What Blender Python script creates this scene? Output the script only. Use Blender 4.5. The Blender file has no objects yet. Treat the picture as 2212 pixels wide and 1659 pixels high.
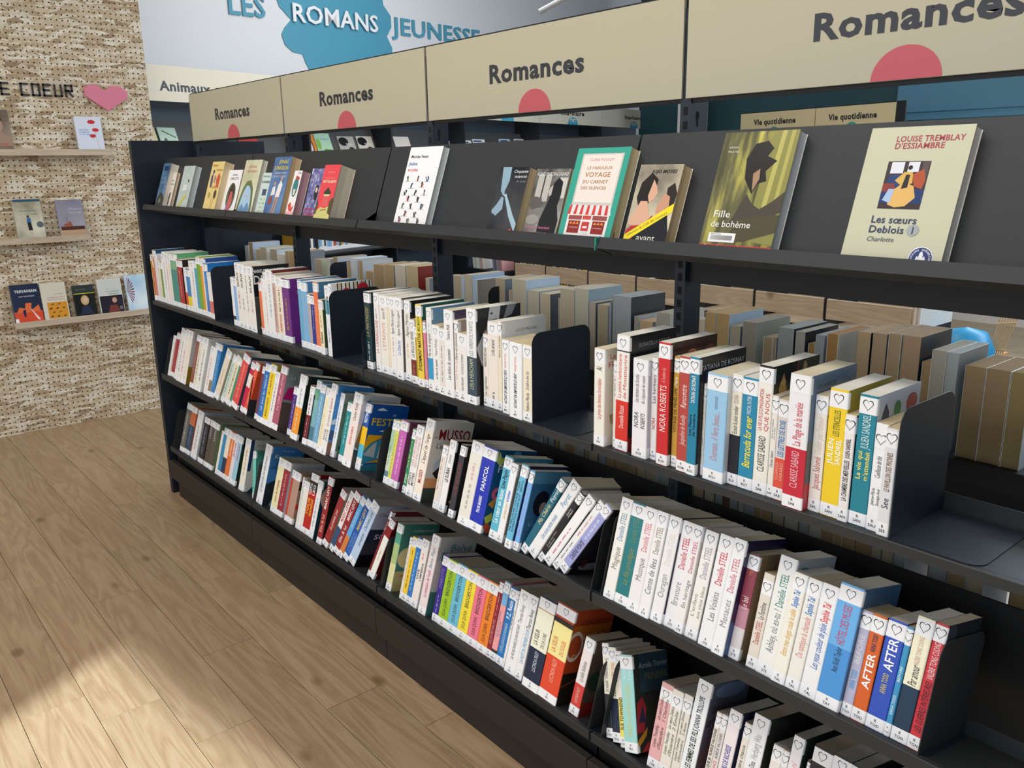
import bpy, math, random
from mathutils import Matrix, Vector
random.seed(7)
D = bpy.data; COL = bpy.context.scene.collection; SC = bpy.context.scene
# ---------------------------------------------------------------- camera
cam_d = D.cameras.new('camera'); cam = D.objects.new('camera', cam_d); COL.objects.link(cam); SC.camera = cam
CP = Vector((4.271468552972383, -1.2953184808458262, 1.6214977932393055))
RM = ((0.6445712269580794, 0.7643892337231799, -0.015395867817234343),
      (0.18091696897232595, -0.17206176381768956, -0.9683304186948853),
      (-0.7428303869091668, 0.6213725523388005, -0.24919704549681598))
cm = Matrix.Identity(4)
for i in range(3):
    cm[i][0] = RM[0][i]; cm[i][1] = -RM[1][i]; cm[i][2] = -RM[2][i]; cm[i][3] = CP[i]
cam.matrix_world = cm
cam_d.sensor_width = 36; cam_d.sensor_fit = 'HORIZONTAL'; cam_d.lens = 1829.44488 / 2212 * 36
cam_d.clip_start = .02; cam_d.clip_end = 60
# ---------------------------------------------------------------- world, sun, window lights, added overhead fill lights, exposure
w = D.worlds.new('world'); SC.world = w; w.use_nodes = True
w.node_tree.nodes['Background'].inputs[0].default_value = (.80, .90, 1, 1)
w.node_tree.nodes['Background'].inputs[1].default_value = .5
SC.view_settings.view_transform = 'Standard'; SC.view_settings.look = 'None'
SC.view_settings.exposure = 0.0; SC.view_settings.gamma = 1; SC.view_settings.use_curve_mapping = False
def light(name, typ, loc, direction, energy, col=(1, 1, 1), **k):
    l = D.lights.new(name, typ); l.energy = energy; l.color = col
    for a, b in k.items(): setattr(l, a, b)
    o = D.objects.new(name, l); COL.objects.link(o); o.location = loc
    o.rotation_euler = Vector(direction).to_track_quat('-Z', 'Y').to_euler(); return o
light('sun_lamp', 'SUN', (5, -8, 6), (-.49, .872, -.66), 10.0, (.76, .9, 1), angle=math.radians(1.6))
light('window_light_front', 'AREA', (1.6, -3.6, 2.0), (0, 1, -.15), 70, (.93, .96, 1), shape='RECTANGLE', size=6.5, size_y=2.2)
light('window_light_rear', 'AREA', (3.2, 6.6, 3.0), (-.25, -1, -.5), 200, (.72, .86, 1), shape='RECTANGLE', size=5, size_y=1.6)
light('fill_light_near', 'AREA', (2.6, -1.5, 4.05), (0, 0, -1), 85, (1, .96, .9), shape='RECTANGLE', size=3.5, size_y=.7)  # added overhead fill for ambient brightness, no actual ceiling lamp
light('fill_light_far', 'AREA', (-.9, 3.0, 4.05), (-.15, 0, -1), 90, (1, .96, .9), shape='RECTANGLE', size=2, size_y=4)  # added fill above the far side, brightens the background
# ---------------------------------------------------------------- materials
def srgb(h):
    if len(h) == 3: h = ''.join(c * 2 for c in h)
    if len(h) != 6: h = 'CCDDEE'
    return tuple((v / 12.92 if v <= .04045 else ((v + .055) / 1.055) ** 2.4) for v in (int(h[i:i + 2], 16) / 255 for i in (0, 2, 4)))
MC = {}
def mat(h, rough=.42, spec=.5, metal=0, kind='card'):
    k = (h, rough, spec, metal)
    if k in MC: return MC[k]
    m = D.materials.new(kind + '_' + h.lower()); m.use_nodes = True
    b = m.node_tree.nodes['Principled BSDF']; c = srgb(h)
    b.inputs['Base Color'].default_value = (*c, 1); b.inputs['Roughness'].default_value = rough
    b.inputs['Specular IOR Level'].default_value = spec; b.inputs['Metallic'].default_value = metal
    m.diffuse_color = (*c, 1); MC[k] = m; return m
def nmat(name, rough=.5, spec=.5):
    m = D.materials.new(name); m.use_nodes = True; n = m.node_tree.nodes; l = m.node_tree.links
    b = n['Principled BSDF']; b.inputs['Roughness'].default_value = rough; b.inputs['Specular IOR Level'].default_value = spec
    def nd(t, **k):
        x = n.new(t)
        for a, v in k.items():
            if a in x.inputs.keys(): x.inputs[a].default_value = v
            else: setattr(x, a, v)
        return x
    return m, n, l, b, nd
def ramp(nd, stops):
    r = nd('ShaderNodeValToRGB'); e = r.color_ramp.elements
    while len(e) < len(stops): e.new(.5)
    for x, (p, h) in zip(e, stops): x.position = p; x.color = (*srgb(h), 1)
    return r
def noise_mat(h1, h2, scale=6, rough=.3, stretch=(1, 1, 1), detail=4, bump=0, h3=None):
    k = ('n', h1, h2, scale, rough, stretch, h3)
    if k in MC: return MC[k]
    m, n, l, b, nd = nmat('mottled_' + h1.lower(), rough)
    tc = nd('ShaderNodeTexCoord'); mp = nd('ShaderNodeMapping', Scale=stretch); no = nd('ShaderNodeTexNoise', Scale=scale, Detail=detail)
    l.new(tc.outputs['Object'], mp.inputs[0]); l.new(mp.outputs[0], no.inputs['Vector'])
    st = [(.3, h1), (.7, h2)] if not h3 else [(.25, h1), (.5, h3), (.75, h2)]
    r = ramp(nd, st); l.new(no.outputs[0], r.inputs[0]); l.new(r.outputs[0], b.inputs['Base Color'])
    if bump:
        bp = nd('ShaderNodeBump', Strength=bump, Distance=.002); l.new(no.outputs[0], bp.inputs['Height']); l.new(bp.outputs[0], b.inputs['Normal'])
    MC[k] = m; return m
def steel_mat(name, h, rough=.5):
    m, n, l, b, nd = nmat(name, rough, .4)
    tc = nd('ShaderNodeTexCoord'); no = nd('ShaderNodeTexNoise', Scale=700.0, Detail=2)
    l.new(tc.outputs['Object'], no.inputs['Vector'])
    bp = nd('ShaderNodeBump', Strength=.12, Distance=.0006); l.new(no.outputs[0], bp.inputs['Height']); l.new(bp.outputs[0], b.inputs['Normal'])
    b.inputs['Base Color'].default_value = (*srgb(h), 1); return m
STEEL = steel_mat('charcoal_powder_coat', '292B2D'); STEELN = steel_mat('blue_black_powder_coat', '18202A', .45)
STEELD = steel_mat('near_black_steel', '0E1013', .55); PLINTH = steel_mat('dark_brown_laminate', '28231F', .55)  # near-black coat of the rails, sign frames and inner parts
def page_mat(name, c1, c2):
    m, n, l, b, nd = nmat(name, .85, .2)
    tc = nd('ShaderNodeTexCoord'); wv = nd('ShaderNodeTexWave', Scale=260.0, Distortion=1.5, Detail=1); wv.bands_direction = 'X'
    no = nd('ShaderNodeTexNoise', Scale=18.0); mx = nd('ShaderNodeMath', operation='MULTIPLY')
    l.new(tc.outputs['Object'], wv.inputs[0]); l.new(tc.outputs['Object'], no.inputs['Vector'])
    l.new(wv.outputs[1], mx.inputs[0]); l.new(no.outputs[0], mx.inputs[1])
    r = ramp(nd, [(.0, c2), (.55, c1)]); l.new(mx.outputs[0], r.inputs[0]); l.new(r.outputs[0], b.inputs['Base Color'])
    return m
PW = page_mat('page_edges_white', 'E9E4D8', 'C8C2B4'); PT = page_mat('page_edges_tan', 'D6C29C', 'B09A74'); PC = page_mat('page_edges_cream', 'DED2B8', 'BCAE90')
LABEL = mat('F1F1F3', .3, kind='sticker'); INK = mat('26262C', .5, kind='ink')
# chipboard (OSB) with drilled peg holes
def osb_mat():
    m, n, l, b, nd = nmat('pegboard_chipboard', .7, .25)
    tc = nd('ShaderNodeTexCoord'); P = tc.outputs['Object']
    sw = nd('ShaderNodeTexNoise', Scale=5.0, Detail=2)          # swirl of the strands
    l.new(P, sw.inputs['Vector'])
    cols = []
    for k, (ang, sc, seed) in enumerate(((.2, (6.5, 26, 9), 0), (-.6, (7, 28, 9), 3), (1.0, (8, 28, 9), 7), (-1.25, (8, 30, 9), 5))):
        mp = nd('ShaderNodeMapping', Rotation=(math.pi / 2 * 0 + ang, 0, 0), Scale=(1, sc[0] * 1.6, sc[1] * 1.6), Location=(seed, seed, 0))
        mixv = nd('ShaderNodeMixRGB', blend_type='ADD', Fac=.10)
        l.new(P, mixv.inputs[1]); l.new(sw.outputs[1], mixv.inputs[2]); l.new(mixv.outputs[0], mp.inputs[0])
        v = nd('ShaderNodeTexVoronoi', Scale=1.0, Randomness=1.0); l.new(mp.outputs[0], v.inputs['Vector'])
        sx = nd('ShaderNodeSeparateColor'); l.new(v.outputs['Color'], sx.inputs[0])
        cols.append((sx.outputs[0], sx.outputs[1], v.outputs['Distance']))
    def mth(op, a, b_):
        x = nd('ShaderNodeMath', operation=op)
        for i, q in enumerate((a, b_)):
            if isinstance(q, (int, float)): x.inputs[i].default_value = q
            elif q is not None: l.new(q, x.inputs[i])
        return x.outputs[0]
    def mix(f, a, b_):
        x = nd('ShaderNodeMix', data_type='FLOAT'); l.new(f, x.inputs[0]); l.new(a, x.inputs[2]); l.new(b_, x.inputs[3]); return x.outputs[0]
    s1 = mth('GREATER_THAN', cols[1][1], .5); s2 = mth('GREATER_THAN', cols[2][1], .66); s3 = mth('GREATER_THAN', cols[3][1], .7)
    val = mix(s3, mix(s2, mix(s1, cols[0][0], cols[1][0]), cols[2][0]), cols[3][0])
    r = ramp(nd, [(0, '9C866A'), (.2, 'BBA688'), (.45, 'CDBDA0'), (.7, 'DDD2BC'), (.9, 'E8E0D0'), (1, 'B8A488')]); l.new(val, r.inputs[0])
    fine = nd('ShaderNodeTexNoise', Scale=60.0, Detail=5); l.new(P, fine.inputs['Vector'])
    fr = ramp(nd, [(.3, '9A8060'), (.55, 'FFFFFF')]); l.new(fine.outputs[0], fr.inputs[0])
    mu = nd('ShaderNodeMixRGB', blend_type='MULTIPLY', Fac=.4); l.new(r.outputs[0], mu.inputs[1]); l.new(fr.outputs[0], mu.inputs[2])
    sp = nd('ShaderNodeSeparateXYZ'); l.new(P, sp.inputs[0])
    def cell(o): return mth('SUBTRACT', mth('FRACT', mth('DIVIDE', o, .0318), None), .5)
    cy, cz = cell(sp.outputs[1]), cell(sp.outputs[2])
    d = mth('SQRT', mth('ADD', mth('MULTIPLY', cy, cy), mth('MULTIPLY', cz, cz)), None)
    hole = mth('LESS_THAN', d, .14)
    hm = nd('ShaderNodeMixRGB'); l.new(hole, hm.inputs[0]); l.new(mu.outputs[0], hm.inputs[1]); hm.inputs[2].default_value = (.035, .022, .014, 1)
    l.new(hm.outputs[0], b.inputs['Base Color'])
    hh = mth('SUBTRACT', mth('MULTIPLY', val, .3), mth('MULTIPLY', hole, 1.0))
    bp = nd('ShaderNodeBump', Strength=.5, Distance=.002); l.new(hh, bp.inputs['Height']); l.new(bp.outputs[0], b.inputs['Normal'])
    return m
OSB = osb_mat()
def oak_mat(name, dark, mid, lite, grooves=False, rough=.38, obj_rand=True, axis=0):
    m, n, l, b, nd = nmat(name, rough, .45)
    tc = nd('ShaderNodeTexCoord'); oi = nd('ShaderNodeObjectInfo')
    add = nd('ShaderNodeVectorMath', operation='ADD'); sc_ = nd('ShaderNodeVectorMath', operation='SCALE'); sc_.inputs['Scale'].default_value = 37.0
    cv = nd('ShaderNodeCombineXYZ'); l.new(oi.outputs['Random'], cv.inputs[0]); l.new(oi.outputs['Random'], cv.inputs[1]); l.new(cv.outputs[0], sc_.inputs[0])
    l.new(tc.outputs['Object'], add.inputs[0]); l.new(sc_.outputs[0], add.inputs[1])
    s = [13.0, 13.0, 13.0]; s[axis] = 1.1
    mp = nd('ShaderNodeMapping', Scale=tuple(s)); l.new(add.outputs[0], mp.inputs[0])
    n1 = nd('ShaderNodeTexNoise', Scale=1.0, Detail=2, Distortion=.9); l.new(mp.outputs[0], n1.inputs['Vector'])
    mul = nd('ShaderNodeMath', operation='MULTIPLY'); mul.inputs[1].default_value = 11.0; l.new(n1.outputs[0], mul.inputs[0])
    fr = nd('ShaderNodeMath', operation='PINGPONG'); fr.inputs[1].default_value = 1.0; l.new(mul.outputs[0], fr.inputs[0])
    s2 = [260.0, 260.0, 260.0]; s2[axis] = 9.0
    mp2 = nd('ShaderNodeMapping', Scale=tuple(s2)); l.new(add.outputs[0], mp2.inputs[0])
    n2 = nd('ShaderNodeTexNoise', Scale=1.0, Detail=4); l.new(mp2.outputs[0], n2.inputs['Vector'])
    mx = nd('ShaderNodeMix', data_type='FLOAT'); mx.inputs[0].default_value = .62; l.new(fr.outputs[0], mx.inputs[2]); l.new(n2.outputs[0], mx.inputs[3])
    r = ramp(nd, [(.12, dark), (.5, mid), (.85, lite)]); l.new(mx.outputs[0], r.inputs[0])
    hv = nd('ShaderNodeHueSaturation'); l.new(r.outputs[0], hv.inputs['Color'])
    mr = nd('ShaderNodeMapRange'); mr.inputs[3].default_value = .92; mr.inputs[4].default_value = 1.06; l.new(oi.outputs['Random'], mr.inputs[0]); l.new(mr.outputs[0], hv.inputs['Value'])
    # knots
    vk = nd('ShaderNodeTexVoronoi', Scale=2.4); mk = nd('ShaderNodeMapping', Scale=(1, 1.8, 1)); l.new(add.outputs[0], mk.inputs[0]); l.new(mk.outputs[0], vk.inputs['Vector'])
    kr = ramp(nd, [(.0, '6E5640'), (.05, 'B09C80'), (.11, 'FFFFFF')]); l.new(vk.outputs['Distance'], kr.inputs[0])
    mm = nd('ShaderNodeMixRGB', blend_type='MULTIPLY', Fac=.6); l.new(hv.outputs[0], mm.inputs[1]); l.new(kr.outputs[0], mm.inputs[2])
    l.new(mm.outputs[0], b.inputs['Base Color'])
    bp = nd('ShaderNodeBump', Strength=.15, Distance=.001); l.new(n2.outputs[0], bp.inputs['Height']); l.new(bp.outputs[0], b.inputs['Normal'])
    return m
OAK = oak_mat('oak_vinyl_plank', '8A7054', '9F8566', 'AD9577')
PALEWOOD = oak_mat('pale_wood_laminate', 'B09A80', 'C4B096', 'D2C0A8', rough=.5)
LEDGEW = oak_mat('ledge_wood', 'B4A08A', 'C4B29C', 'D0C0AC', rough=.5, axis=1)
# ---------------------------------------------------------------- mesh helpers
class MB:
    def __init__(s): s.v = []; s.f = []; s.m = []; s.mats = []
    def mi(s, m):
        if m not in s.mats: s.mats.append(m)
        return s.mats.index(m)
    def quad(s, pts, m):
        i = len(s.v); s.v += [tuple(p) for p in pts]; s.f.append(tuple(range(i, i + len(pts)))); s.m.append(s.mi(m))
    def add(s, vs, fs, m):
        i = len(s.v); s.v += [tuple(p) for p in vs]; k = s.mi(m)
        for f in fs: s.f.append(tuple(j + i for j in f)); s.m.append(k)
    def box(s, x0, x1, y0, y1, z0, z1, m, bev=0, T=None):
        if bev:
            b = bev; vs = []
            for z, e in ((z0, b), (z0 + b, 0), (z1 - b, 0), (z1, b)):
                for (x, y) in ((x0 + e, y0 + e), (x1 - e, y0 + e), (x1 - e, y1 - e), (x0 + e, y1 - e)): vs.append((x, y, z))
            fs = [(3, 2, 1, 0), (12, 13, 14, 15)]
            for k in range(3):
                for j in range(4): fs.append((k * 4 + j, k * 4 + (j + 1) % 4, k * 4 + 4 + (j + 1) % 4, k * 4 + 4 + j))
        else:
            vs = [(x0, y0, z0), (x1, y0, z0), (x1, y1, z0), (x0, y1, z0), (x0, y0, z1), (x1, y0, z1), (x1, y1, z1), (x0, y1, z1)]
            fs = [(3, 2, 1, 0), (4, 5, 6, 7), (0, 1, 5, 4), (1, 2, 6, 5), (2, 3, 7, 6), (3, 0, 4, 7)]
        if T: vs = [tuple(T @ Vector(p)) for p in vs]
        s.add(vs, fs, m)
    def extrude(s, poly, fn, d0, d1, m, mcap=None):          # poly in 2D, fn(a,b,d)->3D
        n = len(poly); vs = [fn(a, b, d0) for a, b in poly] + [fn(a, b, d1) for a, b in poly]
        s.add(vs, [tuple(range(n))[::-1], tuple(range(n, 2 * n))], mcap or m)
        s.add(vs, [(i, (i + 1) % n, n + (i + 1) % n, n + i) for i in range(n)], m)
    def tube(s, a, b_, r, m, n=8):
        a = Vector(a); b_ = Vector(b_); d = (b_ - a).normalized(); u = d.orthogonal().normalized(); v = d.cross(u)
        vs = [a + (u * math.cos(t) + v * math.sin(t)) * r for t in [2 * math.pi * k / n for k in range(n)]]
        vs += [p + (b_ - a) for p in vs]
        s.add(vs, [(i, (i + 1) % n, n + (i + 1) % n, n + i) for i in range(n)] + [tuple(range(n))[::-1], tuple(range(n, 2 * n))], m)
    def mesh(s, name):
        me = D.meshes.new(name); me.from_pydata(s.v, [], s.f)
        for m in s.mats: me.materials.append(m)
        me.polygons.foreach_set('material_index', s.m); me.update(); return me
    def build(s, name, parent=None, M=None, smooth=False):
        o = D.objects.new(name, s.mesh(name)); COL.objects.link(o)
        if parent: o.parent = parent
        if M is not None: o.matrix_local = M
        if smooth:
            for p in o.data.polygons: p.use_smooth = True
        return o
def inst(name, me, parent=None, M=None):
    o = D.objects.new(name, me); COL.objects.link(o)
    if parent: o.parent = parent
    if M is not None: o.matrix_local = M
    return o
def empty(name, M): o = D.objects.new(name, None); COL.objects.link(o); o.empty_display_size = .02; o.matrix_world = M; return o
LABELS = set()
def tag(o, label=None, cat=None, group=None, kind=None):
    if label:
        ws = label.split()[:16]; label = ' '.join(ws); o['label'] = label
    if cat: o['category'] = cat
    if group: o['group'] = group
    if kind: o['kind'] = kind
    return o
# ---------------------------------------------------------------- lettering (glyph outlines of the built-in font)
GL = {}
def glyph(c, bold):
    k = (c, bold)
    if k in GL: return GL[k]
    def conv(t):
        cu = D.curves.new('t', 'FONT'); cu.body = t; cu.resolution_u = 2; cu.fill_mode = 'FRONT'
        if bold: cu.offset = .016 if bold == 1 else .034
        o = D.objects.new('t', cu); COL.objects.link(o); dg = bpy.context.evaluated_depsgraph_get()
        me = D.meshes.new_from_object(o.evaluated_get(dg)); D.objects.remove(o); D.curves.remove(cu)
        vs = [(v.co.x, v.co.y) for v in me.vertices]; fs = [tuple(p.vertices) for p in me.polygons]; D.meshes.remove(me); return vs, fs
    if '|' not in GL:
        bb_ = bold; bold = 0; GL['|'] = max(v[0] for v in conv('|')[0]); bold = bb_
    vs, fs = conv(c) if c != ' ' else ([], [])
    ob = (0, .016, .034)[bold]; adv = max(v[0] for v in conv(c + '|')[0]) - (GL['|'] + ob)
    GL[k] = (vs, fs, adv + ob * 1.2); return GL[k]
def text_geo(t, style=''):
    bold = 2 if 'x' in style else 1 if 'b' in style else 0; vs = []; fs = []; x = 0; sh = .22 if 'i' in style else 0
    for c in t:
        g = glyph(c, bold); n = len(vs)
        vs += [(x + a + sh * b, b) for a, b in g[0]]; fs += [tuple(i + n for i in f) for f in g[1]]; x += g[2]
    return vs, fs, max(x, .01)
def put_text(mb, t, style, m, fn, x0, x1, yc, hmax, asp=(.6, 1.25), center=True):
    """text from x0 to x1 along the run, cap height up to hmax, centred on yc; fn(a,b)->3D"""
    vs, fs, wd = text_geo(t, style); L = x1 - x0
    sy = hmax / .72; sx = L / wd
    if sx > sy * asp[1]: sx = sy * asp[1]
    if sx < sy * asp[0]: sy = sx / asp[0]
    off = x0 + (L - wd * sx) / 2 if center else x0
    mb.add([fn(off + a * sx, yc + (b - .36) * sy) for a, b in vs], fs, m)
def marks(mb, m, fn, x0, x1, yc, h, rnd):                      # a line of print too small to read
    x = x0
    while x < x1 - .003:
        l = min(rnd.uniform(.006, .02), x1 - x); hh = h * rnd.uniform(.55, .95)
        n = max(1, int(l / .0022))
        for i in range(n):
            a = x + i * l / n; bb = hh * rnd.uniform(.5, 1)
            mb.quad([fn(a, yc - hh / 2), fn(a + l / n * .6, yc - hh / 2), fn(a + l / n * .6, yc - hh / 2 + bb), fn(a, yc - hh / 2 + bb)], m)
        x += l + .004
HEART = []
for k in range(28):
    t = math.pi * 2 * k / 28; HEART.append((16 * math.sin(t) ** 3 / 34, (13 * math.cos(t) - 5 * math.cos(2 * t) - 2 * math.cos(3 * t) - math.cos(4 * t) + 2) / 32))
# ---------------------------------------------------------------- the book builder
def spine_path(w, Dp, r):
    def f(u, off=0.0):                                         # u = arc length from the middle of the spine -> (x, y)
        fl = w / 2 - r; s = 1 if u >= 0 else -1; a = abs(u)
        if a <= fl: return (w / 2 + u, -off)
        q = r * math.pi / 2
        if a <= fl + q:
            t = (a - fl) / r; x = fl + (r + off) * math.sin(t); y = r - (r + off) * math.cos(t); return (w / 2 + s * x, y)
        return (w / 2 + s * (w / 2 + off), r + a - fl - q)
    return f
def book(M, w, h, Dp, spine, cover, label, cat='book', group=None, texts=(), heart=True, call='', art=None, rnd=random, pages=None, top=.004, name='book', simple=False, lines=None, hard=False):
    root = empty(name, M); tag(root, label, cat, group)
    r = min(.0026, w * .32); c = .0006 if not hard else .0022; path = spine_path(w, Dp, r)
    bands = []
    z = 0
    for s in spine.split(','):
        p = s.split(':'); z1 = float(p[1]) * h if len(p) > 1 else h
        bands.append((z, z1, p[0])); z = z1
    fl = w / 2 - r; q = r * math.pi / 2; U = fl + q + Dp - r
    us = [-U, -fl - q, -fl - q / 2, -fl, fl, fl + q / 2, fl + q, U]
    mb = MB(); cm_ = cover if not isinstance(cover, str) else mat(cover, .3, kind='cover')
    for z0, z1, hx in bands:
        sm = mat(hx, .36, kind='cover')
        for k in range(7):
            a, b_ = path(us[k]), path(us[k + 1]); mm = cm_ if k in (0, 6) else sm
            mb.quad([(a[0], a[1], z0), (b_[0], b_[1], z0), (b_[0], b_[1], z1), (a[0], a[1], z1)], mm)
    inner = mat('E8E4DC', .6)
    for k in range(7):
        a, b_ = path(us[k], -c), path(us[k + 1], -c); oa, ob = path(us[k]), path(us[k + 1])
        mb.quad([(b_[0], b_[1], 0), (a[0], a[1], 0), (a[0], a[1], h), (b_[0], b_[1], h)], inner)
        em = mat(bands[-1][2], .36, kind='cover') if k not in (0, 6) else cm_
        mb.quad([(oa[0], oa[1], h), (ob[0], ob[1], h), (b_[0], b_[1], h), (a[0], a[1], h)], em)
        mb.quad([(a[0], a[1], 0), (b_[0], b_[1], 0), (ob[0], ob[1], 0), (oa[0], oa[1], 0)], em)
    for u in (-U, U):
        a, b_ = path(u), path(u, -c); mb.quad([(a[0], a[1], 0), (b_[0], b_[1], 0), (b_[0], b_[1], h), (a[0], a[1], h)], cm_)
    mb.build('cover', root)
    pm = pages or (PT if h < .2 else rnd.choice([PW, PW, PC])); ins = .0004 if not hard else .004
    pb = MB(); rr = c + r * .7; x0, x1 = c, w - c
    out = [(x0, Dp - ins * 3 - .0006), (x0, c + r), (x0 + r * .3, c + .0004), (x1 - r * .3, c + .0004), (x1, c + r), (x1, Dp - ins * 3 - .0006)]
    out.insert(0, ((x0 + x1) / 2, Dp - ins * 3 - .0006 - min(.002, w * .06)))
    pb.extrude(out, lambda a, b_, d: (a, b_, d), ins, h - ins, pm); pb.build('page_block', root)
    if simple: return root
    sp = lambda z_, x_, off=.0003: (*path(-x_ * 1.0, off), z_)
    P3 = lambda u, z_, off: (*path(u, off), z_)
    wr = max(w / 2 + .004, .017)
    def sticker(nm, z0, z1, off, wl, wr_):
        s_ = MB(); uu = [u for u in (-fl - q, -fl - q / 2, -fl, fl, fl + q / 2, fl + q) if -wl < u < wr_]; uu = [-wl] + uu + [wr_]
        for a, b_ in zip(uu, uu[1:]):
            s_.quad([P3(a, z0, off), P3(b_, z0, off), P3(b_, z1, off), P3(a, z1, off)], LABEL)
        return s_.build(nm, root)
    lz0, lz1 = 0.001, .024
    hz1 = h - top; hz0 = hz1 - .029
    if heart:
        hl = sticker('heart_label', hz0, hz1, .00025, min(wr, w / 2 + .008), min(wr + .002, U - .004))
        hb = MB(); hw = .0195; hh = .0215; zc = (hz0 + hz1) / 2 + .0006; n = len(HEART)
        sh = 0 if w > .014 else rnd.uniform(-.001, .002)
        for k in range(n):
            (a, b_), (a2, b2) = HEART[k], HEART[(k + 1) % n]; i = .85
            pts = [(a, b_), (a2, b2), (a2 * i, b2 * i), (a * i, b_ * i)]
            if max(abs(p[0] * hw + sh) for p in pts) > min(wr, w / 2 + .008): continue
            hb.quad([P3(p[0] * hw + sh, zc + p[1] * hh, .00045) for p in pts], INK)
        if hb.v: hb.build('heart_outline', hl)
        cl = sticker('call_number_label', lz0, lz1, .00025, w / 2 + .002, min(w / 2 + .009, U - .004))
        cb = MB(); hm = min(.0052, w * .3)
        sz = lambda a, b_: P3(a, b_, .00045)
        lw = min(w * .72, .016)
        vs, fs, wd = text_geo('R', 'b'); k_ = hm / .72
        cb.add([sz((a - wd / 2) * k_, .0145 + b_ * k_) for a, b_ in vs], fs, INK)
        if call:
            vs, fs, wd = text_geo(call, 'b'); kx = min(k_, lw / wd)
            cb.add([sz((a - wd / 2) * kx, .0065 + b_ * kx) for a, b_ in vs], fs, INK)
        cb.build('call_number', cl)
    if texts:
        tb = MB(); fn = lambda a, b_: P3(-b_, a, .0005)            # a runs up the spine, b towards its left
        for t in texts:
            p = t.split(':')
            if p[0][:1] == '@': z0, z1, col = float(p[0][1:]), float(p[1]), p[2]; body = None; st = ''
            else: body, col, z0, z1 = p[0], p[1], float(p[2]), float(p[3]); st = p[4] if len(p) > 4 else ''
            a0 = max(z0 * h, .026 if heart else .004); a1 = min(z1 * h, h - .034 if heart else h - .004); tm = mat(col, .5, kind='ink')
            fw = max(w - .003, w * .7)
            if body is None: marks(tb, tm, fn, a0, a1, 0, fw * .34, rnd); continue
            L = body.split('/'); k = len(L)
            for i, q_ in enumerate(L):
                yc = fw * (.5 - (i + .5) / k) * .92
                put_text(tb, q_, st, tm, fn, a0, a1, yc, min(fw * .62 / k, .017), asp=(.4, 1.2), center=(k == 1))
        if tb.v: tb.build('spine_lettering', root)
    if art:
        ab = MB(); XW = w + .00035; draw(ab, art, lambda a, b_, o=0: (XW + o, r + min(max(a, 0), 1) * (Dp - r), min(max(b_, 0), 1) * h), (Dp, h), rnd)
        if ab.v: ab.build('cover_print', root)
    return root
def draw(ab, prims, fn, size, rnd):
    W_, H_ = size
    for i, p in enumerate(prims):
        o = i * .00003; k = p[0]; m = mat(p[1], .3, kind='print') if isinstance(p[1], str) else p[1]
        if k == 'r': x0, y0, x1, y1 = p[2:6]; ab.quad([fn(x0, y0, o), fn(x1, y0, o), fn(x1, y1, o), fn(x0, y1, o)], m)
        elif k == 'p': ab.quad([fn(a, b_, o) for a, b_ in p[2]], m)
        elif k == 'e':
            cx, cy, rx, ry = p[2:6]; ro = p[6] if len(p) > 6 else 0; n = 20
            ab.quad([fn(cx + (rx * math.cos(t) * math.cos(ro) - ry * math.sin(t) * math.sin(ro) * H_ / W_), cy + (ry * math.sin(t) * math.cos(ro) + rx * math.cos(t) * math.sin(ro) * W_ / H_), o) for t in [2 * math.pi * j / n for j in range(n)]], m)
        elif k == 't':
            tx, x0, x1, yc, hh = p[2:7]; st = p[7] if len(p) > 7 else ''
            vs, fs, wd = text_geo(tx, st); sy = hh * H_ / .72; sx = min((x1 - x0) * W_ / wd, sy * 1.3)
            rot = p[8] if len(p) > 8 else 0; c_, s_ = math.cos(rot), math.sin(rot)
            pts = []
            for a, b_ in vs:
                X, Y = a * sx, (b_ - .36) * sy; pts.append(fn(x0 + (X * c_ - Y * s_) / W_, yc + (X * s_ + Y * c_) / H_, o))
            ab.add(pts, fs, m)
        elif k == 'l':                                          # thick line
            x0, y0, x1, y1, th = p[2:7]; dx, dy = (x1 - x0) * W_, (y1 - y0) * H_; L = math.hypot(dx, dy); nx, ny = -dy / L * th / 2, dx / L * th / 2
            ab.quad([fn(x0 - nx / W_, y0 - ny / H_, o), fn(x1 - nx / W_, y1 - ny / H_, o), fn(x1 + nx / W_, y1 + ny / H_, o), fn(x0 + nx / W_, y0 + ny / H_, o)][::1], m)
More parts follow.
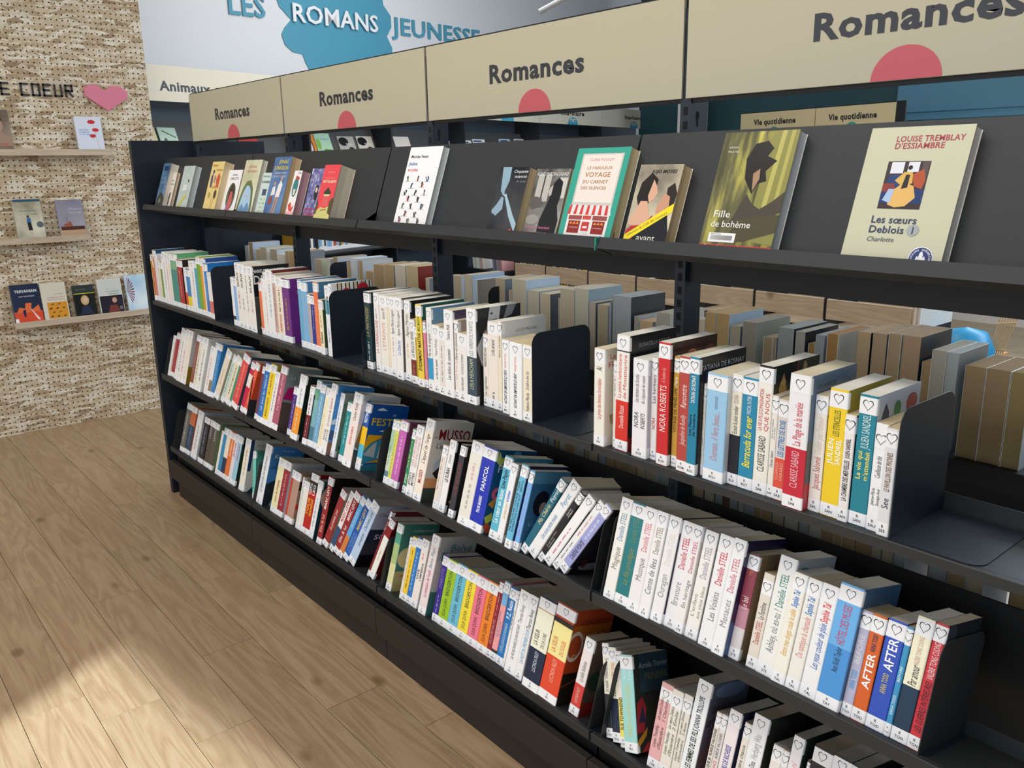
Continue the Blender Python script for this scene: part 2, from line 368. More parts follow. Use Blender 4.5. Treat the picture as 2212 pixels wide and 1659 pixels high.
BOOKS="""1|1|.004|.0064|.2235|0.0|.0118|D09A3A|C08A30|gold|
1|1|.011|.0064|.1921|0.0|.0172|D88AA0|C87890|pink|
1|1|.018|.0176|.2445|0.0|.02|D8814A|1F4468|orange|
1|1|.0362|.026|.2253|0.0|.02|DDDDE6|C8CCDA|pale grey|
1|1|.0628|.0447|.1985|0.0|.02|E6DCC6|D8CDB8|cream|
1|1|.1081|.0253|.1934|0.0|.02|6E9A4C|5E8A40|green|
1|1|.134|.0181|.2292|0.0|.02|EDEAE6|E0DCD8|white|
1|1|.1527|.0364|.2443|0.0|.02|EFEDEA|E0DCD8|white|@.3:.8:333
1|1|.1897|.0336|.2407|0.0|.02|EEE2DE|E0D8D0|pinkish white|@.3:.7:B77
1|1|.2239|.0332|.2293|0.0|.02|EAE4D2|DDD8C8|ivory|
1|1|.2577|.082|.2458|0.0|.02|3E8C84:.7,7FB08E|5FA070|teal photo|
1|1|.3403|.059|.2218|0.0|.02|A8222C|201818|dark red|@.25:.8:E8B0A0
1|1|.4204|.0256|.1919|0.0|.02|D8482C:.42,EDEAEA|E8E0E0|white and red|
1|1|.4466|.0458|.1878|0.0|.02|2A2A20:.12,E8D020:.35,3A86C0|4080B8|blue and yellow|
1|1|.493|.0198|.2269|0.0|.02|EEEAE6|E4E0DC|white|
1|1|.5134|.0446|.2278|0.0|.02|E07838:.1,F0EEEA|E8E4E0|white|@.3:.8:999
1|1|.5586|.0291|.2331|0.0|.02|4E9EC0|4890B8|light blue|@.3:.8:8CD
1|1|.5883|.0433|.2529|0.0|.02|74A838|5F9A30|leaf green|
1|1|.6322|.0235|.2488|0.0|.02|E8982C|D88820|orange|
1|1|.6563|.0204|.2484|0.0|.02|EAE8E4|1F4E90|thin white|
1|1|.6772|.0302|.2301|0.0|.0174|2478BE|1F74BE|bright blue|@.3:.8:BDE
1|1|.7172|.0491|.1957|0.0|.0137|D8706A:.38,EDE8E2|202028|white and coral|
1|1|.949|.0247|.195|0.0|.02|18203A:.2,EEEEF0|E8E8EA|white and navy|
1|1|.9743|.0329|.1959|0.0|.02|8FB8E0|88A8D0|pale blue|
1|2|1.008|.0479|.2571|0.0|.0182|EEEAE2|EAE6DC|white|#DUP;DUPUY:222:.64:.86:b;@.3:.6:C66
1|2|1.056|.038|.2562|0.0|.016|EEEAE2|EAE6DC|white|#DUP;DUPUY:333:.64:.86:b;@.3:.5:555
1|2|1.095|.0355|.2511|0.0|.0173|ECE8E0|EAE6DC|white|#DUP;@.3:.85:666
1|2|1.140|.044|.2544|0.0|.0133|EEEAE2|15181E|white|#DUP;DUPUY:222:.6:.86:b;@.3:.5:C66;>dupuy
1|2|1.216|.0228|.1989|0.0|.02|E87848|888888|coral|
1|2|1.240|.0225|.2154|0.0|.02|ECE8E2|E8E4DC|thin white|
1|2|1.263|.0291|.2404|0.0|.02|EDEBE8|E8E4E0|white|@.2:.7:C99
1|2|1.292|.0465|.2516|0.0|.0189|EEECEA|601820|white|@.3:.8:7AC
1|2|1.339|.0259|.2408|0.0|.02|C8A8A0|B8A8A0|brownish pink|@.2:.8:633
1|2|1.366|.0513|.2334|0.0|.02|EFE2CC|D8C8A8|cream|FANNIE FLAGG:D03828:.14:.42:b;@.46:.8:443
1|2|1.418|.0548|.2322|0.0|.02|6E3080|6A2C7E|purple|@.2:.7:D8A830:b;>purple
1|2|1.544|.0258|.2389|0.0|.02|6AA8CC|4A84B8|light blue|@.25:.8:9CD
1|2|1.570|.0387|.2341|0.0|.02|7AB4DC|4A80B4|sky blue|@.3:.8:C8A8C0
1|2|1.610|.0226|.1962|0.0|.02|B8A8A8|A89890|mauve grey|
1|2|1.633|.0307|.1954|0.0|.02|25358C|20307C|royal blue|@.4:.8:9AC
1|2|1.664|.0301|.2414|0.0|.0176|E8784C|3F6E90|coral orange|@.2:.7:F4B090
1|2|1.705|.0258|.1864|0.0|.0119|EEE0BC|2F4A2C|cream|Gilbert:222:.2:.42:b;@.5:.75:864
1|2|1.744|.0308|.2364|0.0|.0175|E8E8EC:.6,6CB0C4:.8,E8E8EC|E0E0E4|white and teal|Gounelle:222:.6:.86:b;@.2:.4:35A
1|2|1.776|.0185|.2449|0.0|.0153|C83030:.8,EEE|E8E4DC|white striped|>stripes
1|2|1.995|.0342|.2417|0.0|.0182|1D3A40|1A3238|dark teal|#MAC;LA MAITRESSE:B8A060:.42:.8:i;@.12:.36:DDD
1|3|2.050|.0275|.2437|0.7|.0181|EDE9E6|E6E2DE|white|#MAR;LA CAMARGUAISE:C86860:.24:.66;@.68:.84:999
1|3|2.078|.0424|.2403|1.0|.02|EEE8E0|E6E2DE|white|#MAR;L'ETREINTE:E0A088:.3:.66;Laura M.:666:.7:.84:i
1|3|2.121|.0126|.2415|1.2|.02|E8DCC0|E0D4B8|thin cream|
1|3|2.134|.0302|.2407|1.2|.02|F0ECE8|E6E2DE|white|#MAR;@.26:.5:D8A890;Agnes Martin-Lugand:555:.54:.84
1|3|2.176|.0349|.2442|1.2|.0122|EFECE8|4A4648|white|#MAR;La Datcha:47B:.3:.48:i;Agnes Martin-Lugand:666:.54:.84
1|3|2.212|.0302|.2387|1.2|.02|EDE8E0|202022|cream white|#MAR;@.3:.5:D8B060;Agnes Martin:777:.56:.84
1|3|2.254|.0261|.188|-1.2|.014|7A3428:.38,EEEAE6|DDD|white and brown|#MAT;@.14:.34:C88;LA BELLE DE VENISE:333:.42:.82
1|3|2.281|.0147|.1733|-1.2|.0139|B8A030|A89030|thin mustard|
1|3|2.296|.0285|.2366|-1.0|.0091|EFCF48|2F6050|yellow|#MAS;ÉVIDEMMENT MARTHA:223:.2:.66:b;MEG MASON:4A7A40:.68:.86:b
1|3|2.325|.0146|.1923|-1.2|.0123|D88090|C87080|short pink|#MAT;@.2:.8:F0C0C8
1|3|2.351|.024|.2343|-0.3|.0058|EEECE4:.14,3A9AC8:.4,EEECE6|6E98B8|white and blue|#MAT;Ma vie de pingouin:444:.42:.7;@.72:.84:5AC
1|3|2.376|.0335|.1901|0.3|.0053|F0EEEA|E8E4DC|short white|#MCK;Les fleurs du repentir:333:.2:.5;Tamara McKinley:777:.55:.8
1|3|2.410|.0239|.186|0.7|.003|E8E0DA|D8D0C8|greyish|#MCK;@.2:.75:A99
1|3|2.434|.0406|.2395|0.8|.003|F2F0EE|584E66|white|#MCK;Les échos du souvenir:222:.2:.56:i;Tamara McK:333:.66:.84
1|3|2.475|.018|.2153|0.6|.0069|EFE6DC|B8A8A0|white|#MCN;@.25:.5:C44;Diane est amoureuse:222:.5:.84:i
1|3|2.494|.0403|.1844|1.0|.003|EEEAE6|B83A44|short white|#MEA;LEILA MEACHAM:333:.16:.36;LES ROSES DE SOMERSET:777:.4:.7
1|3|2.535|.0388|.2554|0.8|.003|41505E:.5,F1F0EE|202226|white and slate|#MEA;LEILA MEACHAM:C8CCA0:.16:.48;LES VIREVOLTANTS:999:.51:.88;>bwphoto
1|3|2.582|.0205|.1913|0.6|.02|EFE6DA|E0D8CC|short cream|#MIC;Les cigarettes:666:.14:.42;MARION MICHAU:444:.55:.84
1|3|2.603|.0401|.2265|0.4|.02|EEE4DA|E4DCD2|cream|#MIC;Lola attend:555:.62:.8;@.1:.2:666
1|3|2.644|.0142|.2315|0.3|.02|EFE2C8|DEDCD8|pale cream|#MIC;Alice s'entête:444:.6:.84;>luce
1|3|2.668|.0265|.1905|0.7|.013|F2F2F2|E8E8EA|white|#MIT;AUTANT EN EMPORTE LE VENT:333:.14:.6:b;MARGARET MITCHELL:E06040:.62:.9
1|3|2.707|.0473|.1918|1.0|.003|F4F4F4|E8E8EA|bright white|#MIT;AUTANT EN EMPORTE LE VENT:333:.14:.6:b;MARGARET MITCHELL:E06040:.62:.9
1|3|2.755|.0336|.1917|0.8|.0065|F0E4CE|E0D4BE|cream|#MOC;Federico Moccia:333:.14:.38;J'ai failli te dire Oui:555:.42:.66:i
1|4|3.000|.0322|.2206|0.3|.003|F0ECE0|EADFCB|ivory|#RIV;La grève des femmes formidables:D06058:.28:.7;Al:444:.78:.82;>woman
1|4|3.042|.0121|.1965|0.0|.02|E8E0D8|E0D8D0|thin white|@.6:.8:333
1|4|3.055|.0359|.2571|0.7|.0133|D8362A:.44,F0EBE4:.86,3A3A3A:.88,F0EBE4|17181C|red and white|#RIZ;Donatella Rizzati:F8E0D8:.2:.4;La petite herboristerie/de Montmartre:D86050:.46:.84;>rizzati
1|4|3.108|.0418|.2148|0.2|.0091|EFECEE|C8C4D0|white|#ROB;NORA/ROBERTS:334:.3:.46:i;Les héritiers de Sorcha/Au crépuscule des amants:666:.56:.84:i;>grapes
1|4|3.150|.0173|.2204|0.0|.02|EBE6E4|D8D0D0|white|#ROB;NORA:B44:.3:.42:i;Les héritiers:555:.56:.84
1|4|3.178|.03|.2599|0.1|.007|CF2B30|38201C|bright red|#ROB;NORA ROBERTS:F8E8E0:.28:.66;À l'ombre du:F0B0A8:.68:.8;>candle
1|4|3.209|.0148|.2331|0.3|.0176|C99A3E|B88A30|mustard gold|#ROU;VOYAGE DE PÉNÉLOPE:5A4420:.32:.72:b;Marie:F8F0D8:.74:.82:bi
1|4|3.232|.0264|.2396|0.4|.006|B54A42|A04038|brick red|#ROM;Jacqueline de Romilly:F0D0C8:.24:.5:i;Rencontre:F8E0D8:.56:.76:i
1|4|3.259|.0229|.2428|0.5|.0031|2484A4|17181E|teal blue|#ROS;Les Fleurs/de l'ombre:113:.34:.56:b;TATIANA DE ROSNAY:E8F0F0:.62:.85:b;>tatiana
1|4|3.282|.0062|.1897|0.7|.02|E8E2D8|8A2A24|thin white|@.2:.7:333
1|4|3.298|.0479|.2176|0.9|.0069|9CC8E6|D8DCE0|light blue thick|#ROU;Demain, il fera beau...:C88890:.2:.66:i;CÉLINE ROUZET:678:.68:.8
1|4|3.346|.0238|.2216|0.8|.02|1C1E2A:.46,EDE6D2|E8E0D0|cream and black|#RUI;Ecoute la pluie tomber:333:.47:.72:i;OLIVIA:A88:.74:.82
1|4|3.371|.0332|.2199|0.6|.0194|2888AC|A8B8B0|azure|#RUT;Barracuda for ever:F0E040:.2:.66:bi;PASCAL RUTER:E8F0F0:.68:.84
1|4|3.404|.031|.2486|0.5|.02|EEEAE0:.9,222|1A2018|ivory|#SAB;CLARISSE SABARD:443:.18:.46;LA VIE A PLUS D'IMAGINATION/QUE NOUS:D04848:.5:.82;>xmas
1|4|3.436|.0126|.1963|0.4|.02|ECE6DE|E0D8CC|white|#SAB;Clarisse Sabard:334:.3:.46:i;Ceux qui voulaient/voir la mer:445:.58:.78:i
1|4|3.449|.0221|.193|1.0|.0178|DF5440:.42,DDD4CC|D8D0C4|pale with red|#SAB;CLARISSE/SABARD:F0B8A8:.2:.38;LES LETTRES DE ROSE:3A80C0:.44:.8:b
1|4|3.479|.0412|.2485|0.4|.003|C8283C:.46,EEECEE|56708E|white and crimson|#SAB;CLARISSE SABARD:F4C0C8:.16:.44;La Plage de la mariée:D04050:.48:.8;>beach
1|4|3.521|.0239|.2145|0.3|.02|EEE8DE|181C24|white|#SAL;Jacques Salomé:C86068:.2:.48;Oublie pas l'amour:E8D0C8:.5:.82:i
1|4|3.546|.034|.232|0.6|.0191|F2CE2C|988A20|yellow|#SAN;JULIEN/SANDREL:FFFFF0:.42:.62:b;LES ÉTINCELLES:4A6A30:.64:.84
1|4|3.580|.0189|.1927|0.4|.0161|EEE8E4|14181E|white and red|#SAN;LA CHAMBRE DES MERVEILLES:444:.2:.58:b;JULIEN SANDREL:333:.6:.78:b
1|4|3.600|.0314|.232|0.5|.0189|1F8296|C8D0DC|teal|#SAN;La vie qui/m'attendait:E8E070:.36:.58:b;JULIEN SANDREL:D8F0F0:.6:.86;>julien
1|4|3.632|.0221|.1892|0.7|.0179|F0F0F2|DDD|white|#SAU;Jeanne-Marie/Sauvage-Avit:333:.24:.4:i;Cueilleuse de thé:333:.5:.7:i;[.14
1|4|3.654|.0212|.1874|0.5|.0101|E0E0E4|D0D0D4|silver white|#SEE;See:333:.26:.36;LE PAVILLON DES PIVOINES:8A6A40:.42:.78:b
2|1|.0502|.0243|.2016|0.7|.0134|EDE8E2|DDD8D0|white|
2|1|.0751|.0404|.222|0.5|.0205|A01C28|403838|crimson|@.2:.7:C66
2|1|.1461|.0326|.2526|2.3|.0099|EFECE8|E4E0DC|white|@.2:.8:A66
2|1|.1947|.0348|.2476|0.6|.0044|EEE8E4|E4E0DC|white|@.2:.8:444
2|1|.2301|.0446|.2552|0.4|.004|EEE6E0|E4E0DC|white|@.2:.6:D44
2|1|.2753|.0444|.2551|0.3|.004|F0E4D4|BCBAB8|cream|>ochre
2|1|.3705|.0406|.2518|1.2|.0046|8A4A40|7A4038|brown|@.3:.8:CAA
2|1|.4117|.0385|.2471|1.1|.004|E8E0CC|DDD5C4|cream|@.2:.7:776
2|1|.4508|.055|.2481|1.7|.004|EEECE6|D8DAD8|white|@.2:.8:776;>greenph
2|1|.5338|.0501|.2204|2.4|.0088|EFEAE8|E4E0DC|short white|@.2:.8:B77
2|1|.5844|.0274|.2441|2.4|.006|8A8060:.3,EEE|E4E0DC|white photo|
2|1|.6124|.0378|.2456|2.2|.0093|2C7EBC|2F7CBA|blue|@.2:.8:ADE
2|1|.6508|.0527|.2361|17.3|.0095|E8DCC4|B8AE98|cream|@.3:.6:C98
2|1|.7254|.033|.2268|17.1|.0113|C4D8CC|B8C8BC|mint|@.2:.8:577
2|1|.7619|.0458|.2253|16.9|.0124|EAE0C4|D8CEB4|cream|@.2:.8:544
2|1|.8175|.027|.2203|15.4|.0084|3E8A6C|347A60|green|
2|1|.8551|.0617|.2438|13.2|.004|E04848|38485A|coral red|@.2:.8:F4B0A0
2|1|.9293|.0343|.2236|11.4|.0133|C81848:.5,F0E8E0:.75,C81848|D890A0|crimson striped|
2|1|.9728|.0337|.2286|12.4|.0094|E85838|D05030|orange red|@.2:.8:F8C0A0
2|2|1.070|.0242|.2223|1.6|.0141|6A3A50|583048|plum patterned|
2|2|1.117|.0468|.2399|1.2|.004|1C70BE|1C68B0|bright blue|un peu au hasard:E8F4FF:.2:.8
2|2|1.164|.0458|.243|1.2|.004|F0D020|B8A020|yellow|MAMAN A RAISON:A07010:.14:.45:b;@.5:.85:822:bi
2|2|1.211|.0389|.2196|1.9|.004|EFECE8|D8D4D0|short white|@.3:.8:555
2|2|1.250|.0506|.2534|1.9|.004|B05870|7E8A8A|rose|La Cité des jarres:F0D8DC:.3:.85:i;>rosegrey
2|2|1.350|.0355|.1908|0.5|.022|46287A|3C2268|violet|@.1:.8:B8A0E0
2|2|1.415|.0517|.2456|1.3|.004|F09A30:.5,EEEEF0:.88,333:.9,EEE|1A2824|white and orange|@.15:.45:FFE0B0;@.55:.8:AAA
2|2|1.504|.0312|.2203|-0.6|.0074|6A1420:.5,F0E8E8:.9,6A1420|283A38|dark red and white|@.15:.45:D0A0A0;@.52:.85:555
2|2|1.536|.0316|.2458|-0.8|.0132|4A7A8C:.3,7AB0B8:.7,5A9A8A|5A8A98|green blue|@.6:.8:E8D850:bi
2|2|1.568|.0353|.2376|-0.6|.0134|78AACC|6898BC|pale blue|@.2:.8:CEF
2|2|1.620|.0309|.2332|1.0|.0047|F0E6C4|E0D6B4|cream|@.2:.6:DB8
2|2|1.651|.038|.2542|1.4|.004|EFEBE8|3A86C8|white|#JOY;RACHEL/JOYCE:333:.2:.36;La Lettre de Queenie:C05048:.4:.8:i;>rachel
2|2|1.690|.0272|.2289|1.6|.022|EEEEF0|6E8A78|white|#JOY;@.3:.8:468;>rachel2
2|2|1.757|.0321|.2116|1.5|.0163|198C90|188088|teal|@.3:.8:C0F0F0
2|2|1.808|.0541|.2535|1.5|.004|F0E2DC|BFC2C8|pinkish white|#KEL;RETOUR A DUBLIN:D03838:.3:.54:b;Cathy Kelly:333:.62:.88:i;>cathy
2|2|1.863|.032|.2311|1.6|.022|EEE8E0:.18,58B8D0:.38,F0C020:.64,1E50A4|1E58AC|yellow and blue|FESTIN:FFF:.7:.88:b;>festin
2|3|2.040|.0221|.21|0.5|.022|5A8090:.2,C8D8C0:.5,A8C8A8|B8C8B0|pale green|@.3:.6:476
2|3|2.062|.0193|.2114|0.4|.022|D8D868|C8C860|yellow green|@.15:.8:A88848
2|3|2.082|.0392|.2182|1.1|.022|C464B0|804068|magenta|#MON;@.2:.8:F8C0F0;>dots
2|3|2.152|.0189|.2056|0.7|.022|2E8A5A|2A7E52|green|#MOY;JOJO:E8F0D0:.16:.3:b;@.4:.8:FD8
2|3|2.179|.0371|.2228|0.5|.0167|EEEAE6|D8D4D0|white|#MOY;JOJO/MOYES:222:.16:.34:b;LES FIANCÉES/DU PACIFIQUE:D08890:.42:.84
2|3|2.225|.0416|.2534|1.4|.0118|F2E6D6|CFCCC4|ivory|#MUS;MUSSO:A02828:.22:.38:b;L'appel de l'ange:443:.46:.82:i;>musso
2|3|2.317|.0183|.1924|0.2|.022|EADCD0|D8CCC0|short beige|@.3:.8:755
2|3|2.336|.0079|.1921|0.0|.022|E8E4E0|DDD|thin white|
2|3|2.345|.0308|.2156|0.7|.022|EFECEA|1D1B1C|white|#OGA;LE RUBAN:222:.42:.62:b;OGAWA:777:.68:.8;>ruban
2|3|2.405|.0245|.2161|1.4|.0138|34343A|0E1012|charcoal|#OVA;La chair est triste hélas:A04840:.3:.75:i
2|3|2.461|.052|.2406|1.5|.0057|E9E3D8|DDD6CA|thick ivory|#PAN;@.2:.5:AAA;@.55:.75:E0A0A0
2|3|2.513|.0567|.2386|1.8|.0057|1E32B0|1A5078|royal blue|#PAP;TROIS BAISERS:FFF:.22:.42:b;PANCOL:FFF:.48:.78:b;>pancol
2|3|2.595|.0314|.2308|2.2|.0134|5CB4CC|3E98BC|sky blue|#PAP;Le cœur en laisse:F0FAFA:.2:.6:b;Line Papin:123:.62:.84:b
2|3|2.627|.0266|.2189|2.2|.0124|EFEFEF|9A988E|white|#PAV;Les beaux jours:D8A830:.3:.5:i;le bonheur:36C:.52:.66:b
2|3|2.673|.0255|.2278|2.7|.004|6CB8D8|201848|light blue|#PER;MA MEILLEURE COURSE/INSPIRATION D'UNE NUIT:123:.2:.66;TOM/PERROTTA:123:.68:.82
2|3|2.700|.0182|.2191|2.8|.0112|7CB4EC|3A6C94|periwinkle blue|#PEY;@.2:.5:C8D;@.5:.84:C99;>face
2|3|2.718|.0233|.2395|23.7|.022|1C6478|2F7080|deep teal|#PEY;Ma Chérie:F0D890:.4:.66:i;Peyrat:E8F0F0:.7:.86
2|3|2.744|.0358|.2469|26.5|.022|EEEDEC|C8C0B8|white|#PEY;Une toute petite minute:4A80B8:.24:.56;Peyrat:6A98C0:.68:.84
2|3|2.785|.018|.2292|26.4|.022|16171A|101214|black|#PHI;Et que nos âmes/reviennent:C8C0B8:.2:.56:i;Sabrina/Philippe:E0E0E0:.66:.84
2|3|2.806|.0297|.228|28.4|.022|F2F0F0|4A4644|white|#PLA;@.15:.55:D05868
2|3|2.840|.0211|.2297|29.4|.022|ECEAEA|DDD|thin white|#POI;@.15:.4:444;@.5:.8:C66:i
2|3|2.865|.0256|.2258|29.3|.0215|A0A4D4|26242C|lavender|#PON;CARÈNE PONTE:446:.2:.46:b;@.5:.8:E8E8FF:i;>blossom
2|4|3.030|.0336|.24|0.1|.0074|F0ECE6|E8E4DC|white|#STE;Magique:887:.3:.52;Danielle STEEL:7098B8:.58:.86
2|4|3.065|.0403|.2392|-0.0|.0079|20787C|1C6C70|teal green|#STE;Le fils prodigue:8A9050:.2:.56:i;Danielle STEEL:6A9070:.62:.86
2|4|3.106|.035|.2396|-0.2|.004|EFEAE8|E4DEDC|white|#STE;Musique:888:.3:.52;Danielle STEEL:E07888:.58:.86
2|4|3.141|.0299|.2405|-0.1|.004|EFEDED|E4E0DE|white|#STE;Conte de fées:777:.22:.56;Danielle STEEL:989070:.6:.86
2|4|3.172|.0317|.2399|-0.2|.0085|EDEBE9|201E40|white|#STE;Ouragan:999:.24:.46;Danielle STEEL:E0DDD4:.54:.84
2|4|3.204|.0358|.2372|-0.4|.0159|ECEAEC|181820|white|#STE;Bravoure:999:.22:.44;Danielle STEEL:CC2038:.56:.86
2|4|3.240|.02|.2387|-0.3|.0097|EFECE8|E4DCD4|white|#STE;En héritage:888:.24:.5;Danielle STEEL:C84878:.56:.86
2|4|3.261|.0333|.2355|0.3|.0164|F0ECE6|D0D0D8|white|#STE;L'enfant/aux yeux bleus:998:.2:.5;Danielle STEEL:A0A0B0:.56:.86
2|4|3.302|.0366|.2403|0.4|.009|EEEEEE|101014|white|#STE;Les Voisins:888:.24:.5;Danielle STEEL:D82038:.56:.86
2|4|3.340|.029|.2441|0.4|.004|F0F0F2|1C1A44|white|#STE;Menaces:999:.24:.48;Danielle STEEL:D86878:.54:.84;>steelD
2|4|3.369|.0258|.2219|0.3|.022|D8D0D0:.3,C08898:.5,8A3848:.92,6A3838|8A7458|rose wine|#STE;Le bal:F0D8D8:.48:.6;STEEL:D88848:.8:.86
2|4|3.412|.0246|.1945|-0.3|.022|E4DACC|D8CEC0|short beige|#STE;Danielle STEEL:C05050:.26:.5;Le Fantôme:555:.52:.7;[.14
2|4|3.437|.0381|.2409|0.5|.0191|EFEEE9|A8B2B8|ivory|#STE;Ashley, où es-tu ?:888:.2:.56;Danielle STEEL:2A8880:.58:.86;>steelA
2|4|3.476|.0295|.221|0.7|.0105|F2EEE2|E4DED0|cream white|#TAL;Entre mes doigts coule le sable:E0B030:.26:.68:i;Sophie Tal:2F78D0:.7:.86:bi
2|4|3.506|.0286|.2199|0.6|.0134|EEEAE2|E4DED0|off white|#TAL;De nattique la chamade:E09088:.3:.66:i;Sophie Tal:3A80C8:.68:.84:bi
2|4|3.535|.034|.22|0.4|.0156|EFEFEF|243048|white|#TAL;Les yeux couleur de pluie:2860B8:.26:.66:i;Sophie Tal:E04048:.67:.84:bi
2|4|3.570|.0457|.2348|0.3|.0113|4A94D8:.5,6AB0E8|4A6C90|sky blue|#TAY;Ann Kidd Taylor:234:.3:.5;HÔTEL DES MUSES:D04058:.52:.84
2|4|3.616|.0197|.198|0.1|.022|B8B4CC|A03848|lilac|#TOD;ANNA TODD:5AA0D8:.26:.44:b;BEFORE:D8D8E0:.5:.78:b
2|4|3.636|.026|.1992|-0.1|.022|D8601C|201816|orange|#TOD;AFTER:FFF:.32:.64:b;ANNA TODD:283050:.66:.82:b
2|4|3.663|.0338|.2021|0.2|.022|2C50B8|181A22|cobalt blue|#TOD;ANNA TODD:C8B870:.34:.52:b;AFTER:FFF:.55:.84:b
2|4|3.697|.0107|.1997|0.2|.022|3C94C4|2888B0|cyan|#TOD;ANNA TODD:D0E8F0:.2:.38:b;BEFORE:D8F0F8:.42:.72:b
2|4|3.709|.0297|.2249|0.3|.022|14324C:.45,F4EED2|C8A8A0|cream and navy|#TON;Par amour:333:.46:.62:i;VALÉRIE TONG CUONG:D0A8A0:.62:.86
2|4|3.739|.0209|.2256|0.6|.022|CC2C3C|20242E|scarlet|#TON;LES GUERRES INTÉRIEURES:301018:.14:.54:i;VALÉRIE TONG CUONG:F4E0E0:.56:.86;>guerres
3|1|.0856|.0518|.2486|0.8|.0171|6A6862|807E78|metallic grey|@.2:.8:CCC
3|1|.1379|.066|.2439|0.6|.022|22405C:.6,C8683C|B05A34|navy and orange|@.2:.7:6A8AA0
3|1|.2226|.0674|.2382|1.7|.0214|E8E6E4|B8C0CC|white|@.2:.7:888
3|1|.316|.0598|.2283|1.1|.022|1C1E26|1A1A22|black|@.2:.8:99B
3|1|.3897|.0461|.2284|0.7|.022|4E443C|40382F|dark brown|LEVIN:CCC:.6:.84
3|1|.4364|.0551|.2261|1.2|.022|544C42|6E8058|umber|LEVIN:CCC:.6:.84;>leafy
3|1|.5324|.0246|.2039|0.7|.022|E8E6E0|DDD|thin white|
3|1|.5576|.0363|.2266|0.6|.022|2888B4|2080B0|blue|
3|1|.5945|.0416|.2251|0.4|.022|142C50:.42,EDE4CC|DCD4BC|cream and navy|
3|1|.6368|.0477|.2234|0.3|.022|E87838|D86828|orange|Juliana:F8E0C8:.5:.84:bi
3|1|.685|.0327|.225|0.1|.022|E8E0E4|DDD5D8|pale pink|Jaluta:C05878:.5:.84:bi
3|1|.7183|.0421|.2248|1.1|.022|9CCCE0|1C3020|pale blue|Jenoe:D05878:.5:.8:bi
3|1|.8037|.0524|.2308|-1.7|.022|EEEBDC|C8C8C0|ivory|@.3:.8:C84:i;>batisse
3|1|.9525|.0257|.2029|-20.0|.022|70CCC0|48907E|turquoise|@.2:.6:266:i;>audu
3|1|.9982|.0568|.2548|0.9|.0176|EEF0F2|3A78B8|white|#KER;LE MANOIR DE KERVEZAN:444:.2:.8;>kerv
3|2|1.127|.0563|.228|0.7|.022|EEE6B8|DDD8B0|pale yellow|accro du shopping:B05030:.2:.6:bi
3|2|1.183|.0524|.228|0.5|.022|9A2838:.85,EEE|B8BCC4|wine red|@.2:.8:DAA;>bird
3|2|1.257|.0145|.209|0.1|.022|C83828:.9,EEE|E8E4E0|red and white|
3|2|1.272|.0534|.2082|0.7|.022|B89080:.85,EEE|A07868|photo patterned|>heads
3|2|1.355|.0102|.2029|-1.8|.022|D8E0D0|CCD4C4|pale green|
3|2|1.366|.0152|.1938|-0.7|.022|EEEAE6|DDD|white|@.2:.8:999
3|2|1.381|.0292|.1943|-0.9|.022|EEE8DC|DDD|cream|
3|2|1.411|.0551|.241|-0.2|.022|B81C18:.7,1C1818|881818|red and black|#LEG;TOUR/MANÈGE:F0C030:.3:.58:bi;DILETTA/LEG:EEE:.64:.82:b
3|2|1.467|.0341|.2246|0.7|.022|EFEFEF|1C4048|white|@.2:.7:557;>skinteal
3|2|1.539|.0358|.2597|1.5|.0168|98242C|141414|dark red|#LEV;Elle & lui:F0C8A8:.18:.44;MARC LEVY:F8F0E8:.52:.86:b
3|2|1.576|.0376|.242|16.3|.022|98282C|A08878|red brown|#LEV;Le premier jour:F0E0D0:.3:.66
3|2|1.629|.0278|.2529|17.2|.022|2A5078:.4,EEE8E4|D8D0C8|white and blue|#LEV;MARC LEVY:D04040:.5:.84:b
3|2|1.659|.039|.262|17.2|.022|98242C|141414|dark red|#LEV;Elle & lui:F8E8D8:.18:.46;MARC LEVY:F8F0E8:.54:.86:b
3|2|1.700|.0273|.262|19.4|.019|D8803C:.35,60A8DC|4890C8|blue and orange|#LEV;@.5:.8:D8E8F8
3|2|1.730|.0349|.262|20.0|.022|2058A8|1C4C98|blue|#LEV;L'HORIZON/A L'ENVERS:80B0E8:.14:.44;MARC LEVY:E0C050:.5:.84:b
3|2|1.768|.0454|.262|19.8|.0213|BCD0E8|26304A|pale blue|#LIN;Le soupirant:446:.3:.5:i;Charlotte Link:446:.54:.84:i;>mountains
3|2|1.898|.0127|.262|15.8|.022|7A1C28|701820|wine|#LEV;Marc Levy:F0E0D8:.7:.84:i
3|2|1.912|.0303|.2347|15.7|.022|F0EFE4:.7,8A1C28|601418|white and wine|@.3:.5:DA8
3|3|2.019|.0322|.2301|0.5|.022|E0DCA8:.4,A8C088:.7,5AA088|3F7C72|green seascape|#PON;@.3:.7:E8E050;>carene
3|3|2.103|.0124|.2055|-0.3|.022|E8E0D4|DDD|white|@.3:.8:777
3|3|2.116|.0254|.2128|0.2|.022|F4CC38|E0B828|yellow|#PAR;@.2:.8:5A4A20:b
3|3|2.142|.0253|.219|0.3|.022|2F78C0|2868A8|blue|#PAR;@.2:.8:CDEEFF:i
3|3|2.168|.0355|.2237|0.7|.022|F0E4DC|E0D8D0|pinkish white|#PAR;VIVE/L'EMPEREUR:345:.4:.66:b;@.7:.82:D66
3|3|2.222|.0396|.2567|0.7|.0143|EEDCDC|B8B8B4|pale pink|#PLA;La tentation de l'oubli:B04858:.22:.56;Belva Plain:4898A0:.58:.84:i;>belva
3|3|2.288|.0277|.2105|-0.4|.022|38248A|302078|violet blue|#QUI;@.14:.4:A0A0D0:i;CHARLOTTE:8880B8:.5:.8
3|3|2.316|.0478|.2073|-0.2|.022|9CC428|8CB420|lime|#QUI;JULIA QUINN:445520:.16:.42;BRIDGERTON:223:.46:.84
